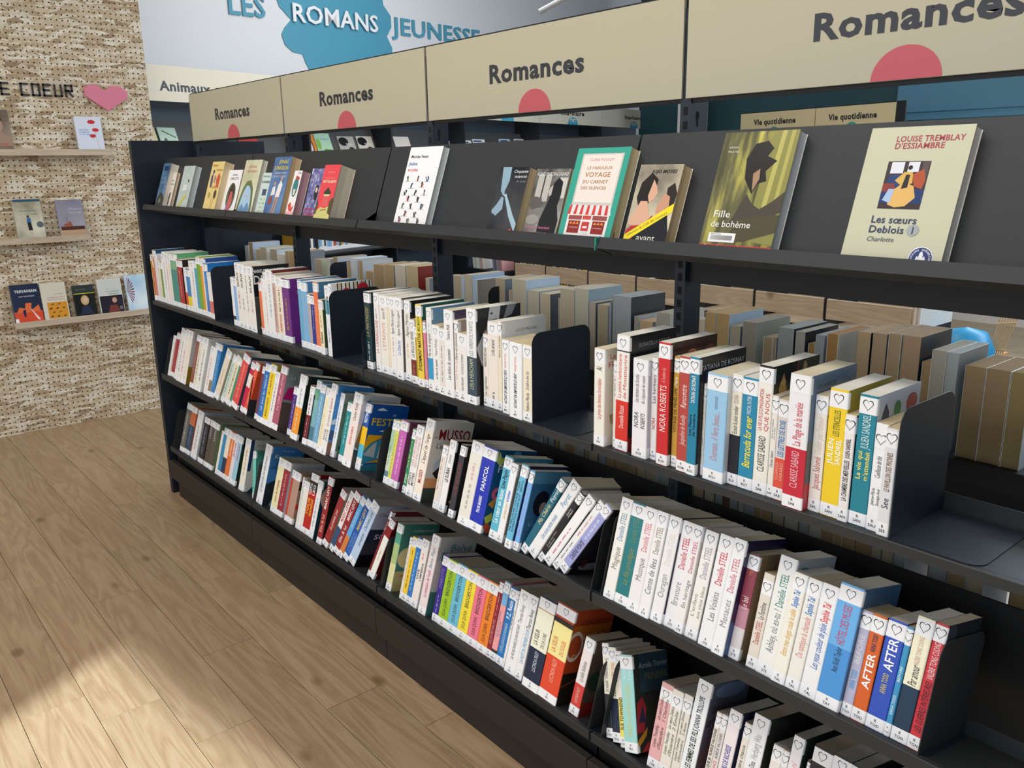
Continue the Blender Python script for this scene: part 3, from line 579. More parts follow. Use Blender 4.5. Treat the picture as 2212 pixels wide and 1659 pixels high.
3|3|2.364|.0494|.2097|-0.2|.022|6CBCD4|60ACC4|aqua|#QUI;JULIA QUINN:3A5560:.16:.42;BRIDGERTON:223:.46:.84
3|3|2.414|.0484|.2086|-0.4|.022|F4DC3C|D8C030|bright yellow|#QUI;JULIA QUINN:6A6020:.16:.42;BRIDGERTON:223:.46:.84
3|3|2.463|.0478|.2087|-0.2|.022|EE7890|D86880|rose pink|#QUI;JULIA QUINN:6A3040:.16:.42;BRIDGERTON:223:.46:.84
3|3|2.512|.0457|.21|-0.1|.022|F08428|D87420|vivid orange|#QUI;JULIA QUINN:6A3810:.16:.42;BRIDGERTON:223:.46:.84
3|3|2.558|.0186|.2252|-0.3|.022|8A1C28|781820|burgundy|#RAM;LES JOURS MAUVES:D8A0A0:.18:.5;@.55:.84:D8A0A0
3|3|2.577|.0237|.2321|0.1|.022|3A3028:.14,F0A0A0:.7,7AB0D8|D88890|pink and blue|#RAU;CE QUE LA RIVIERE/TE PORTE:5A90B0:.3:.62
3|3|2.602|.0292|.2255|0.9|.022|1C74B8|1864A0|strong blue|#REI;L'INTELLIGENCE DE BONHEUR:C8E0F0:.16:.54;P.Z. Reizin:EEF4FA:.6:.84:b
3|3|2.631|.0096|.2236|0.7|.022|EEECE8|E4E0DC|thin white|LA VIE DES MOTS:222:.4:.84:b
3|3|2.651|.0445|.2371|0.9|.0127|F2F0EE|DDD|white|#REV;LA VIE NE DANSE QU'UN INSTANT:444:.18:.6;Theresa Révay:777:.62:.84
3|3|2.696|.0285|.2376|0.8|.0127|F0EEEC|DDD|off white|#REV;LA NUIT DU PREMIER JOUR:4A98C8:.2:.6;Theresa Révay:444:.6:.84:i
3|3|2.737|.0625|.253|0.9|.004|15233F:.44,F2EED8:.86,C07830:.89,15203A|15171E|cream and dark navy|#RIL;LUCINDA RILEY:D8DCE4:.2:.42;LA SŒUR/DE LA LUNE:555:.48:.64
3|3|2.800|.0681|.2596|1.6|.0051|E04828:.46,F6E89C:.8,302420:.85,B04028|A8401C|orange red and yellow|#RIL;LUCINDA RILEY:F4B8A0:.2:.44;LA SŒUR/DU SOLEIL:E06848:.5:.66;>soleil
3|3|2.900|.0337|.2057|2.2|.022|D04038:.4,EEE2E0:.84,444:.85,EEE|5A4A40|short pink and red|#RIL;LUCINDA RILEY:F0C0B8:.16:.36;La belle Italienne:777:.44:.7:i;>italienne
3|4|3.036|.0209|.2236|-19.6|.022|262C34:.46,F4EEDC|E0D8C8|cream and charcoal|#TON;Un miracle:444:.48:.6:i;Valérie Tong:999:.62:.84
3|4|3.058|.0242|.2221|-19.7|.022|1C2440:.46,F4ECD4|E0D8C8|cream and indigo|#TON;d'éternité:444:.48:.62:i;VALÉRIE TONG:D07868:.64:.84
3|4|3.083|.019|.223|-19.9|.022|F0E070:.5,EEE2DC|E0D8C8|yellow and cream|#TOW;SUE TOWNSEND:222:.18:.52:b
3|4|3.102|.0397|.2232|-20.0|.0161|A0D8D4|2A3430|turquoise|#TRA;PEINDRE LA PLUIE EN COULEURS:D8D890:.16:.7;Aurélie/Tramier:E8F4F4:.74:.86;>tramier
3|4|3.164|.0336|.2025|-1.6|.022|E8B0B0|D8A0A0|pink|#TRE;Louise Tremblay/d'Essiambre:444:.24:.5:i;Les sœurs Deblois/1 Charlotte:444:.56:.84:i;[.12
3|4|3.198|.0308|.201|-1.8|.022|ECE4D8|DCD4C8|cream|#TRE;Louise Tremblay/d'Essiambre:444:.24:.5:i;Les sœurs Deblois/2 Émilie:444:.54:.8:i;[.12
3|4|3.230|.0239|.2043|-1.6|.022|E8E0D4|282C48|ecru|#TRE;Louise Tremblay/d'Essiambre:444:.24:.5:i;Les sœurs Deblois/3 Anne:444:.54:.8:i;[.12
3|4|3.254|.038|.2548|0.0|.018|F0F2F4|5E6878|bluish white|#TRO;LES FEMMES DE SES FILS:222:.2:.56:b;JOANNA TROLLOPE:334:.57:.86:b;>trollope
3|4|3.315|.0134|.2063|0.0|.018|E8DED2|B02830|thin beige|#VAL;JE N'AI DIT QUE JE:333:.2:.5:b;AURÉLIE VALOGNES:333:.52:.82:b
3|4|3.329|.0147|.2075|0.0|.018|E8E0DC|D8D0C4|white and scarlet|#VAL;PLUS DE LA CHANCE:C55:.2:.5;AURÉLIE VALOGNES:333:.52:.8
3|4|3.345|.0301|.2283|0.0|.018|F2E6E6|2A3058|blush white|#VAN;INTÉRIEURS DE RICHESSE:5A5AA8:.3:.66:b
3|4|3.385|.0169|.2171|0.0|.018|ECE2D6|D8CCC0|pale beige|#VIV;L'avant-dernière chance:444:.3:.78
3|4|3.402|.0368|.2463|0.0|.018|F0F0F2|2A302C|cool white|#WAS;Le livre de Dina:444:.4:.6;Herbjørg Was:AAA:.62:.84
3|4|3.457|.0236|.2062|0.0|.018|EAE2DA|D8D0C4|short cream|#WEI;Le Diable/s'habille en Prada:444:.5:.76
3|4|3.481|.0129|.2053|0.0|.018|E8E0DA|D8D0C4|thin pale|@.4:.7:555
3|4|3.495|.0246|.2455|0.0|.018|EEE8EA|2F403C|white|#ZEN;La baie à Giovanni:E8A8B0:.3:.78:i
3|4|3.533|.0064|.2116|0.0|.018|3A3430|332E2A|short dark|
3|4|3.540|.0403|.2485|0.0|.018|222428|1E2022|black|#ZAF;Les jours:E8E8E8:.55:.82:bi
3|4|3.581|.0384|.252|0.0|.018|1E2024|1A1C1E|jet black|#ZAF;@.4:.8:DDD
3|4|3.620|.0279|.2516|0.0|.018|26282C|1E2022|charcoal|#ZAF
3|4|3.661|.0392|.2377|0.0|.018|E4E0D8|444|white|
3|4|3.701|.0403|.2383|0.0|.018|DDD8D0|444|off white|
3|4|3.742|.035|.2387|0.0|.018|5A6A78|444|slate|"""
FIX=[('bookend', 1, 0.7862), ('bookend', 1, 1.7973), ('plate', 1, 1.9931), ('bookend', 1, 2.7917), ('bookend', 1, 3.6795), ('plateT', 2, 0.0316), ('bookend', 2, 1.0191), ('bookend', 2, 2.0179), ('bookend', 2, 2.993), ('plateT', 2, 3.0244), ('plateT', 2, 3.7639), ('plateT', 3, 0.0172), ('bookend', 3, 0.9942), ('bookend', 3, 2.0096), ('bookend', 3, 2.9891), ('plateT', 3, 3.0302)]
DISP=""".1007|.0988|.1932|.036|3E6290|D8D0C0|blue mountain|d1
.1603|.0787|.1567|.014|E8DCD2|D0B898|pale sketch|d2
.3501|.1371|.1811|.027|B8C8C4|B8C0C0|grey green|d3
.706|.1298|.191|.039|E4CC80|D0BC98|sand yellow cartoon|d4
.8294|.1368|.1644|.013|F2F0EE|D8CDBC|white portrait|d5
.9947|.153|.1994|.021|D8D4B0|D0CCC0|green arch|d6
1.161|.0769|.1512|.013|C8DAD2|D0CCC0|pale mint|d7
1.286|.1385|.2013|.036|3E6A9C|CDB088|blue tennis couple|d8
1.454|.0594|.1518|.03|EEE6E4|B89098|white and teal|d9
1.546|.093|.1646|.012|5C6C9C|D0C8BC|blue floral|d10
1.713|.1049|.1612|.054|E04450|C8C0AC|red pagoda|d11
2.140|.1627|.219|.021|F0EDEE|D0D8D8|white yoga figures|d12
2.579|.1142|.1541|.027|23282E|D0B890|dark grey necktie|d13
2.698|.1196|.1551|.008|5A5854|B8A880|black and white portrait|d14
2.846|.1619|.1947|.029|3AA08C|D8C8A0|green shopfront|d15
3.046|.1147|.1547|.03|BDB0A4|D8BE94|film couple|d16
3.239|.1607|.2162|.026|6E6B4C|C8CCD0|olive windblown girl|d17
3.533|.1662|.212|.026|C9C7AC|CCC8C0|pale green novel|d18"""
REAR="""-.0889,.1013,.2285,A8AEB0,
.0261,.0484,.2485,9A8468,BCD0E8
.0993,.0537,.2183,B8A890,
.1552,.0785,.2322,B0A48C,C8D0D0
.235,.0367,.2138,C8C4B8,
.2743,.0776,.2291,A89C88,B8CCDC
.3533,.0813,.2113,D0CCC0,
.4426,.0388,.2296,A8926C,
.4822,.0774,.2322,A88E68,
.7432,.0653,.2135,A89C88,D8DCC0
.853,.0386,.2236,C8C4B8,
.9135,.0405,.2347,A8906C,D0D8E0
1.034,.0314,.2208,B09C7C,
1.069,.0554,.241,C8CCD0,B8CCE4
1.132,.0344,.2345,A88E68,C8D4E0
1.187,.0587,.1953,A88E68,
1.253,.0793,.2284,A08A68,
1.333,.0742,.2345,A8906C,
1.415,.0752,.2386,C0B8A8,A8B0B0
1.494,.0832,.2425,B0A080,8A3028
1.626,.0263,.2057,B0A894,
1.807,.0403,.2296,A8987C,
1.848,.0199,.2199,A8B8C4,
1.869,.0432,.2393,B8AC98,B4C8DC
1.913,.0319,.2256,A8B8C8,968C80
2.045,.0494,.2416,A89C84,808890
2.114,.0161,.2084,A8987C,
2.132,.0705,.2472,B0A894,C0D8F0
2.208,.0555,.2177,B0A894,
2.268,.0497,.2137,B0A48C,586068
2.355,.0084,.207,988870,
2.364,.061,.2378,A89C88,
2.428,.0583,.2451,A8A494,A0B8C8
2.489,.0278,.2088,9C9484,606870
2.526,.0403,.2059,988C74,
2.573,.0084,.218,788890,
2.586,.0718,.2399,888E90,3A4048
2.671,.0153,.1887,888074,
2.690,.0484,.1793,A89070,
2.751,.0505,.2099,8C8A7C,
2.887,.0292,.2077,A89C88,
2.917,.0335,.23,988058,
2.952,.0413,.2311,988058,B0C8E0
2.997,.0305,.2048,908878,788088
3.034,.0407,.2202,7E7A70,98A098
3.096,.0249,.1886,8A7860,
3.123,.009,.1909,887860,
3.136,.0428,.2188,808684,2C343C
3.183,.026,.215,8A8A80,20242C
3.218,.017,.1905,80663C,
3.236,.022,.214,808488,
3.265,.0272,.2208,8A6A40,
3.336,.0329,.2355,988468,1A1A1C
3.373,.0325,.2377,8E7C62,606468
3.409,.0283,.2409,8E7C62,
3.440,.0398,.2415,8E7A60,303840
3.486,.0187,.1908,8A7454,
3.505,.0295,.2193,908E80,
3.536,.0231,.2188,909898,A0A4A4
3.574,.0401,.1974,857254,
3.615,.0454,.1983,857254,
3.662,.0345,.1987,84744E,"""
def stripes(n, c, x0, x1, y0, y1, sk=0):
    o = []
    for i in range(n):
        a = x0 + (x1 - x0) * i / n; b_ = a + (x1 - x0) / n * .5; o.append(('p', c, [(a - sk, y0), (b_ - sk, y0), (b_, y1), (a, y1)]))
    return o
_r = random.Random(4)
ARTM = {
 'd17': noise_mat('3C3C30', 'C8C060', 9, .12, (1, 6, 1), h3='6E6B4C', bump=.25), 'd14': noise_mat('2A2826', 'A8A49C', 12, .2), 'd16': noise_mat('6A6258', 'D8CCB0', 10, .2),
 'd8': noise_mat('2E5488', '6088B4', 8, .25), 'd10': noise_mat('2C3C78', 'C8C0D8', 60, .25, h3='6C6CA0'), 'd3': noise_mat('A8BCB8', 'D0D8D0', 40, .25, (1, 4, 1)),
 'd1': noise_mat('2C4870', '7098B8', 14, .25), 'd13': noise_mat('14181C', '4A4A4C', 8, .15), 'd6': noise_mat('B8B890', 'E8E4C8', 10, .25),
 'o1': noise_mat('3A2E2A', '9A8878', 6, .25), 'o3': noise_mat('8C8A70', 'E0DCC8', 7, .25), 'o4': noise_mat('7A788C', 'A4A0AC', 6, .25), 'o9': noise_mat('A8CCE4', 'E8F2F8', 8, .2), 'd12': mat('F0EDEE', .3)}
yoga = []
for r_ in range(7):
    for c_ in range(3 if r_ % 2 == 0 else 2):
        x = .16 + .3 * c_ + (.15 if r_ % 2 else 0) + _r.uniform(-.02, .02); y = .62 - r_ * .085 + _r.uniform(-.012, .012)
        b_ = _r.choice(['C83838', '2A6A9A', '3A3A44', '8AA050', 'D8C8C0', 'C85868'])
        yoga += [('l', '8A8488', x - .09, y - .03, x + .09, y - .03, .0008), ('l', b_, x, y - .028, x + _r.uniform(-.04, .05), y + .015, .0048), ('l', '2A2A30', x, y - .026, x + _r.uniform(-.06, .06), y + .03, .0028), ('e', '33262A', x + _r.uniform(-.02, .03), y + .026, .018, .012)]
shop = [('r', 'C9C4BC', .12, .40, .90, .94), ('r', 'E9DCD4', .15, .43, .87, .925), ('t', 'B8606A', 'CLARE POOLEY', .27, .76, .875, .028), ('t', 'A8763A', 'LE FABULEUX', .26, .76, .79, .032, 'b'), ('t', 'A8763A', 'VOYAGE', .25, .75, .72, .05, 'b'), ('t', 'A8763A', 'DU CARNET', .23, .75, .645, .035, 'b'), ('t', 'A8763A', 'DES SILENCES', .22, .74, .58, .032, 'b'),
 ('r', 'E4E0DC', .1, 0, .9, .40)] + [('p', 'DFDAD8', [(.08, .30), (.92, .30), (.88, .40), (.12, .40)])] + [('p', 'D0403C', [(.08 + i * .12, .30), (.14 + i * .12, .30), (.15 + i * .115, .40), (.09 + i * .115 + .02, .40)]) for i in range(7)] + [
 ('r', '9A4A44', .13, .245, .39, .29), ('r', 'C84A40', .41, .25, .57, .29), ('r', '9A4A44', .6, .245, .87, .29), ('r', '8E2420', .15, .105, .38, .235), ('r', '8E2420', .62, .105, .85, .235), ('r', 'C83A34', .42, .13, .56, .225), ('r', 'F4F0F0', .45, .16, .53, .18), ('r', 'D8D4CE', .44, .0, .55, .12),
 ('r', 'D89050', .13, .055, .4, .068), ('r', 'D89050', .6, .055, .87, .068)] + [('p', 'E8A040', [(x, .2), (x + .03, .225), (x + .06, .2)]) for x in (.17, .235, .3, .64, .705, .77)] + [('t', 'F4D8D0', 'Ce livre est', .18, .36, .165, .016, 'i'), ('t', 'F4D8D0', 'un bonheur', .64, .83, .165, .016, 'i')]
ARTS = {
 'd12': [('t', '1C2630', 'Monika Peetz', .08, .62, .885, .036, 'b'), ('t', '2A64A8', 'Jeûne', .07, .4, .80, .042, 'b'), ('t', 'D04048', 'et jolies', .07, .5, .725, .036, 'b')] + yoga,
 'd15': shop,
 'd16': [('p', '1C1614', [(.2, .45), (.08, .6), (.12, .78), (.32, .9), (.5, .82), (.46, .62), (.36, .5)]), ('p', 'D8A88C', [(.4, .82), (.5, .74), (.56, .66), (.5, .58), (.4, .54), (.34, .62)]), ('p', 'D8A88C', [(.05, .35), (.2, .56), (.36, .56), (.5, .36), (.3, .24), (.02, .28)]), ('p', 'B03038', [(.0, .2), (.1, .26), (.4, .28), (.55, .4), (.6, .28), (.4, .1), (0, .08)]),
  ('p', '2A1E18', [(.76, .72), (.9, .78), (1, .66), (.98, .5), (.8, .5)]), ('p', 'C89478', [(.62, .52), (.72, .66), (.86, .62), (.9, .44), (.72, .38), (.6, .44)]), ('p', '14161C', [(.1, 0), (.3, .24), (.62, .36), (.9, .4), (1, .2), (1, 0)]),
  ('p', 'F0D828', [(0, .05), (0, .15), (1, .545), (1, .445)]), ('t', '2A2A20', 'Sélection du Café des Lecteurs', .06, 1.0, .145, .036, '', .50), ('t', 'EDE6D0', 'avant', .3, .78, .13, .075), ('t', 'EDE6D0', 'toi', .55, .84, .045, .06), ('t', '2A2622', 'JOJO MOYES', .3, .88, .915, .042, 'bi')],
 'd17': [('p', '8C8848', [(.62, .3), (.66, 1), (1, 1), (1, .1), (.7, .12)]), ('p', 'B8B060', [(.74, .4), (.78, 1), (.84, 1), (.8, .38)]), ('p', 'B0A858', [(.88, .35), (.9, 1), (.95, 1), (.93, .33)]), ('p', '1E1A18', [(.42, .62), (.38, .78), (.46, .9), (.62, .92), (.72, .86), (.66, .8), (.8, .76), (.68, .68), (.72, .6), (.6, .58), (.56, .5)]), ('p', 'A88468', [(.56, .52), (.62, .62), (.6, .7), (.52, .66)]), ('p', '4A4238', [(.5, .5), (.6, .42), (.72, .38), (.86, .44), (1, .52), (1, .36), (.86, .3), (.6, .22), (.34, .24)]),
  ('p', '50482F', [(.3, .1), (.5, .3), (1, .34), (1, .2), (.6, .12)]), ('t', 'D8D8CC', 'VANIA', .09, .28, .875, .018), ('t', 'D8D8CC', 'PRATES', .09, .33, .84, .018), ('t', 'F2F0EC', 'Fille', .1, .36, .335, .058), ('t', 'F2F0EC', 'de bohème', .1, .66, .255, .055), ('r', 'D83A34', .0, 0, 1, .085), ('t', 'F4C8C0', 'Coup de coeur du', .06, .6, .068, .035), ('r', 'F0EEEC', .11, .105, .49, .18)] + [('r', '2A2A2A', .145 + i * .0135, .122, .151 + i * .0135, .16) for i in range(23)] + [('t', '333333', 'BIBLIOTHEQUE', .14, .46, .17, .008)],
 'd18': [('t', 'A83A48', 'LOUISE TREMBLAY', .27, .93, .915, .042, 'b'), ('t', 'A83A48', "D'ESSIAMBRE", .27, .76, .865, .042, 'b'), ('r', '3A2C30', .25, .42, .67, .755), ('r', 'E0E0E8', .29, .67, .42, .75), ('r', 'E0E0E8', .46, .68, .57, .75), ('r', '5A4A48', .6, .62, .66, .75), ('p', '223C70', [(.25, .52), (.3, .66), (.42, .66), (.48, .58), (.46, .5)]), ('p', 'B05030', [(.56, .58), (.52, .66), (.62, .7), (.66, .62), (.64, .56)]), ('r', '20386A', .25, .46, .67, .56), ('p', '8A3830', [(.25, .54), (.25, .6), (.36, .6), (.4, .54)]), ('p', 'E0B468', [(.34, .45), (.38, .56), (.46, .61), (.56, .58), (.6, .5), (.52, .44), (.42, .43)]), ('p', 'D8B058', [(.36, .62), (.44, .68), (.52, .68), (.54, .6), (.44, .58)]), ('e', '2A1C18', .485, .71, .022, .016), ('p', '2A2424', [(.44, .56), (.46, .66), (.5, .66), (.5, .57)]), ('p', 'A8C0E0', [(.28, .48), (.32, .56), (.38, .56), (.36, .46)]),
  ('t', '3A4460', 'Les sœurs', .22, .68, .345, .052, 'b'), ('t', '3A4460', 'Deblois', .22, .58, .275, .052, 'b'), ('e', 'A4A8A8', .66, .275, .06, .04), ('t', '3A4460', '1', .635, .69, .275, .052, 'b'), ('t', '555A66', 'Charlotte', .22, .5, .205, .034, 'i'),
  ('e', 'F0F0F4', .80, .085, .118, .083), ('e', '2E3A70', .80, .085, .11, .077), ('e', 'F0F0F4', .80, .1, .02, .035), ('p', 'F0F0F4', [(.75, .075), (.765, .105), (.785, .085), (.80, .06), (.815, .085), (.835, .105), (.85, .075), (.81, .07), (.80, .045), (.79, .07)])] + [('t', 'F0F0F4', ch, .80 + .088 * math.cos(an), .8 + .088 * math.cos(an) + .02, .085 + .062 * math.sin(an), .013, 'b', an - math.pi / 2) for ch, an in zip('AUTEURS QUÉBÉCOIS', [math.radians(200 - i * 13.5) for i in range(17)])],
 'd13': [('p', '8CA8B8', [(.1, 1), (.4, 1), (.42, .8), (.34, .66), (.36, .6), (.3, .6), (.2, .66), (.16, .8)]), ('p', 'A0B8C4', [(.3, .6), (.38, .58), (.66, .3), (.96, .08), (.98, .2), (.8, .32), (.42, .62)]), ('p', '8CA4B4', [(.28, .58), (.36, .56), (.4, .4), (.22, .3), (.06, .34), (.04, .38), (.16, .46)]), ('t', 'E8E8E8', 'Cinquante', .5, .97, .94, .045, 'i'), ('t', 'E8E8E8', 'nuances', .56, .97, .87, .045, 'i'), ('t', '8A8E94', 'de Grey', .64, .96, .80, .035, 'i'), ('e', 'C83A3A', .82, .1, .05, .03)],
 'd14': [('r', 'B8B4AC', .1, .55, .5, .92), ('r', '3A3836', .28, .55, .32, .92), ('r', 'C8C4BC', .75, .6, .98, .88), ('p', '161618', [(.56, .58), (.6, .8), (.72, .88), (.86, .82), (.88, .64), (.84, .5), (.96, .3), (.94, 0), (.4, 0), (.42, .3)]), ('p', 'B8B0A8', [(.52, .74), (.6, .78), (.6, .64), (.54, .62), (.5, .68)]), ('p', '5E5A54', [(.02, .5), (.1, .62), (.34, .6), (.4, .48), (.1, .44)]), ('e', '98948C', .2, .3, .2, .07), ('t', 'E8E8E8', 'AGNÈS MARTIN-LUGAND', .04, .96, .93, .05), ('t', 'D87898', 'Les gens heureux', .08, .78, .2, .045), ('t', 'D87898', 'lisent et boivent', .08, .72, .125, .045)],
 'd11': [('t', 'E8C0A0', 'Bridal Season', .3, .8, .87, .026), ('t', 'F0D8B8', 'SMYTHE-SMITH', .1, .95, .70, .05, 'b'), ('l', 'E8B898', .2, .76, .85, .76, .001), ('p', '2E3A28', [(.3, .5), (.54, .6), (.78, .5), (.7, .47), (.38, .47)]), ('p', 'D8D0A0', [(.34, .47), (.74, .47), (.7, .44), (.38, .44)])] + [('l', 'E8A090', .4 + i * .07, .26, .4 + i * .07, .44, .0016) for i in range(5)] + [('p', 'C8C078', [(0, .0), (0, .14), (.3, .24), (.6, .22), (1, .3), (1, 0)]), ('p', '4A4A28', [(.82, .14), (.8, .34), (.94, .42), (1, .4), (1, .1)]), ('p', '4A4A28', [(0, .1), (0, .4), (.12, .3), (.1, .12)]), ('l', '7A4A28', .34, .18, .7, .2, .003)],
 'd10': [('p', '1A1418', [(.62, .42), (.54, .6), (.64, .7), (.8, .68), (.84, .5), (.8, .4)]), ('e', 'E0C0B0', .68, .6, .08, .05), ('t', 'C8303C', 'RÉSURRECTION', .08, .98, .24, .045, 'b'), ('t', 'B82030', 'SONG', .06, .98, .15, .085, 'b'), ('r', 'D8D8E4', .02, .9, .1, 1)],
 'd9': [('e', '2E7A7C', .5, .66, .34, .2), ('p', 'C04038', [(.3, .84), (.8, .8), (.84, .86), (.4, .9)]), ('p', 'E8D8C8', [(.36, .62), (.64, .62), (.6, .5), (.4, .5)]), ('p', 'D84838', [(.1, .3), (.4, .36), (.6, .24), (.9, .3), (.7, .16), (.3, .18)]), ('r', 'EFB0B4', 0, 0, 1, .16), ('t', '555555', 'BAÏKA', .5, .92, .95, .03)],
 'd8': [('t', 'E0C840', 'JONAS', .3, .84, .92, .065, 'b'), ('t', 'E0C840', 'JONASSON', .1, .9, .82, .065, 'b'), ('t', 'D8D8E0', "L'ASSASSIN QUI RÊVAIT", .12, .88, .735, .035), ('t', 'D8D8E0', "D'UNE PLACE AU PARADIS", .08, .88, .68, .035), ('p', 'E8E0DC', [(.5, .34), (.56, .54), (.66, .62), (.8, .54), (.74, .34)]), ('e', 'C89A78', .68, .64, .055, .035), ('p', 'E8E0DC', [(.22, .36), (.26, .5), (.4, .52), (.46, .38)]), ('e', 'C89A78', .34, .56, .05, .03), ('p', 'C08A70', [(.52, .34), (.6, .34), (.5, .04), (.44, .04)]), ('p', 'C08A70', [(.64, .34), (.72, .34), (.66, .08), (.58, .06)]), ('e', '9A4038', .26, .28, .1, .07)],
 'd7': [('t', '2A5A60', 'RAPHAËLLE', .1, .9, .92, .04), ('t', '2A3A40', 'LE CALENDRIER', .05, .95, .8, .05, 'b'), ('r', '3A4868', .35, .5, .8, .64)] + [('e', ['E0D060', '7AB8A8', 'D8D8D0'][(i + j) % 3], .25 + .17 * i, .42 - j * .09, .05, .022) for i in range(4) for j in range(4)],
 'd6': [('p', '5E7040', [(.02, 0), (.1, .3), (.2, .5), (.36, .62), (.6, .64), (.8, .5), (.9, .3), (.96, 0), (.86, 0), (.8, .28), (.7, .46), (.56, .54), (.4, .54), (.28, .42), (.2, .26), (.14, 0)]), ('p', 'A8C8E0', [(.14, .04), (.2, .26), (.28, .42), (.4, .54), (.56, .54), (.7, .46), (.8, .28), (.84, .04)]), ('p', '6090B8', [(.16, .1), (.34, .22), (.5, .14), (.66, .26), (.82, .14), (.82, .04), (.16, .04)]), ('t', 'C86058', 'SERENA', .28, .8, .88, .05), ('t', 'C86058', 'GIULIANO', .22, .84, .8, .05), ('t', 'D8A0B8', 'Felicità', .32, .72, .36, .05, 'i')],
 'd5': [('t', '444444', 'BARBARA', .35, .7, .89, .04), ('t', '222222', 'CARLOTTI', .22, .82, .81, .06), ('e', '5A6048', .52, .42, .3, .3), ('e', '2A1C1A', .54, .5, .2, .19), ('p', 'D05860', [(.46, .52), (.62, .52), (.66, .3), (.6, .1), (.4, .1), (.42, .3)]), ('p', 'A070A8', [(.3, .14), (.44, .3), (.44, .02), (.26, .02)])],
 'd4': [('t', 'C03828', 'Bonjour', .1, .5, .93, .04, 'b'), ('t', 'C86038', 'Boutique', .45, .95, .84, .045, 'b'), ('p', '4A3A70', [(.2, .5), (.14, .7), (.26, .78), (.34, .6), (.32, .48)]), ('e', '40305A', .28, .8, .07, .04), ('p', 'C84838', [(.7, .5), (.6, .66), (.74, .78), (.9, .7), (.86, .5)]), ('e', 'E8C8A0', .48, .66, .1, .1), ('t', '504030', '8', .42, .54, .66, .14, 'b'), ('t', 'D85838', 'LE SALON', .4, .9, .5, .05, 'b'), ('e', '4A3430', .76, .36, .11, .09), ('e', 'A8A060', .3, .34, .1, .06), ('l', 'B87850', .66, .0, .72, .3, .002), ('l', 'B87850', .52, .0, .58, .3, .002)],
 'd3': [('r', 'E8E8E8', .3, .46, .62, .58), ('t', '333333', 'titre', .34, .58, .53, .02, 'b'), ('p', 'D8C830', [(.1, .06), (.18, .02), (.74, .34), (.68, .4)]), ('t', '5A5018', 'Sélection du Café', .16, .7, .07, .02, '', .72), ('r', '2A2A2A', .62, .64, .72, .7)],
 'd2': [('p', '3A3432', [(.4, .3), (.5, .46), (.7, .48), (.66, .2), (.5, .04), (.36, .04)]), ('t', '444444', 'Les', .4, .7, .8, .06, 'b'), ('t', '555555', 'Chemins', .2, .85, .7, .06), ('t', 'C88878', 'de la vie', .24, .8, .56, .04, 'i')],
 'd1': [('p', '263024', [(0, 0), (.1, .2), (.4, .36), (.7, .34), (1, .24), (1, 0)]), ('e', '6A746C', .5, .18, .16, .06), ('r', '243C60', .2, .84, .8, .94), ('t', 'A8C0D8', 'LE LAC', .15, .85, .68, .05), ('t', 'A8C0D8', 'CONTRE', .1, .9, .58, .05)],
 'dupuy': [('t', 'E8E8E8', 'MARIE-BERNADETTE', .0, .86, .925, .05, 'b'), ('t', 'D8D8D8', 'DUPUY', .0, .9, .8, .13, 'b'), ('r', '4A4A48', 0, 0, 1, .55), ('r', 'E0E0E0', .1, .05, .2, .09)],
 'purple': [('e', 'D8A830', .5, .78, .3, .1), ('e', '6A2C7E', .56, .8, .22, .07), ('e', 'D8A830', .44, .62, .2, .06)] + [('r', '9A5AAC', .25 + .14 * i, .1 + .07 * j, .35 + .14 * i, .15 + .07 * j) for i in range(3) for j in range(4)],
 'stripes': [('r', '1A1614', .14 + i * .1, 0, .165 + i * .1, 1) for i in range(9)] + [('r', 'D8C4A0', .17 + i * .2, 0, .23 + i * .2, 1) for i in range(4)] + [('e', 'C02028', .36, .86, .1, .07), ('e', 'C02028', .78, .9, .14, .08)],
 'bwphoto': [('p', 'C8CACC', [(.14, .52), (.3, 1), (.54, 1), (.5, .84), (.4, .78), (.3, .74)]), ('l', '3A3A3C', .32, .86, .46, .87, .003), ('e', '4A4A4C', .34, .935, .03, .012), ('p', 'B0B2B4', [(0, .6), (.2, .78), (.28, .6), (.12, .4)]), ('p', '8A8C8E', [(.6, .86), (.7, 1), (.9, 1), (.8, .9)]), ('r', 'D8D8D8', .1, .44, .3, .46)],
 'luce': [('t', '888888', 'LUCE MICHEL', .3, .8, .88, .035), ('t', '9AA828', 'Aly', .14, .6, .76, .12, 'i')],
 'woman': [('t', 'C85858', 'La', .1, .35, .92, .05), ('t', 'B84048', 'FE', .06, .5, .84, .06), ('p', '4A3028', [(.2, .62), (.3, .78), (.46, .74), (.44, .62)]), ('p', '3E7A68', [(.2, .62), (.46, .62), (.44, .44), (.2, .42)]), ('p', '262A38', [(.22, .42), (.44, .44), (.4, .12), (.26, .12)]), ('p', 'B89868', [(.1, .32), (.36, .34), (.34, .24), (.14, .22)])],
 'rizzati': [('t', '9AA0A4', 'DONATELLA RIZZATI', .18, .86, .91, .035), ('t', 'A08838', 'La petite', .26, .9, .77, .06), ('e', '3A3A30', .5, .5, .3, .12), ('r', '8C2018', 0, 0, 1, .12)],
 'grapes': [('t', '4A4468', 'E', .1, .3, .8, .12), ('e', '5A4870', .4, .3, .1, .05), ('e', '6A5480', .55, .26, .1, .05), ('e', '504068', .45, .2, .1, .05), ('e', '5A4870', .6, .34, .1, .05), ('e', '3E3454', .7, .22, .1, .05)],
 'candle': [('e', 'C87848', .45, .86, .12, .06), ('e', '38201C', .45, .86, .09, .045), ('e', '70382A', .85, .85, .12, .08)],
 'tatiana': [('t', 'C8CCD0', 'TATIANA DE ROSNAY', .02, .96, .91, .045), ('r', '202C60', .12, .5, .3, .87), ('r', '5A2A28', .42, .5, .6, .86), ('r', '3A2A50', .32, .5, .4, .87)],
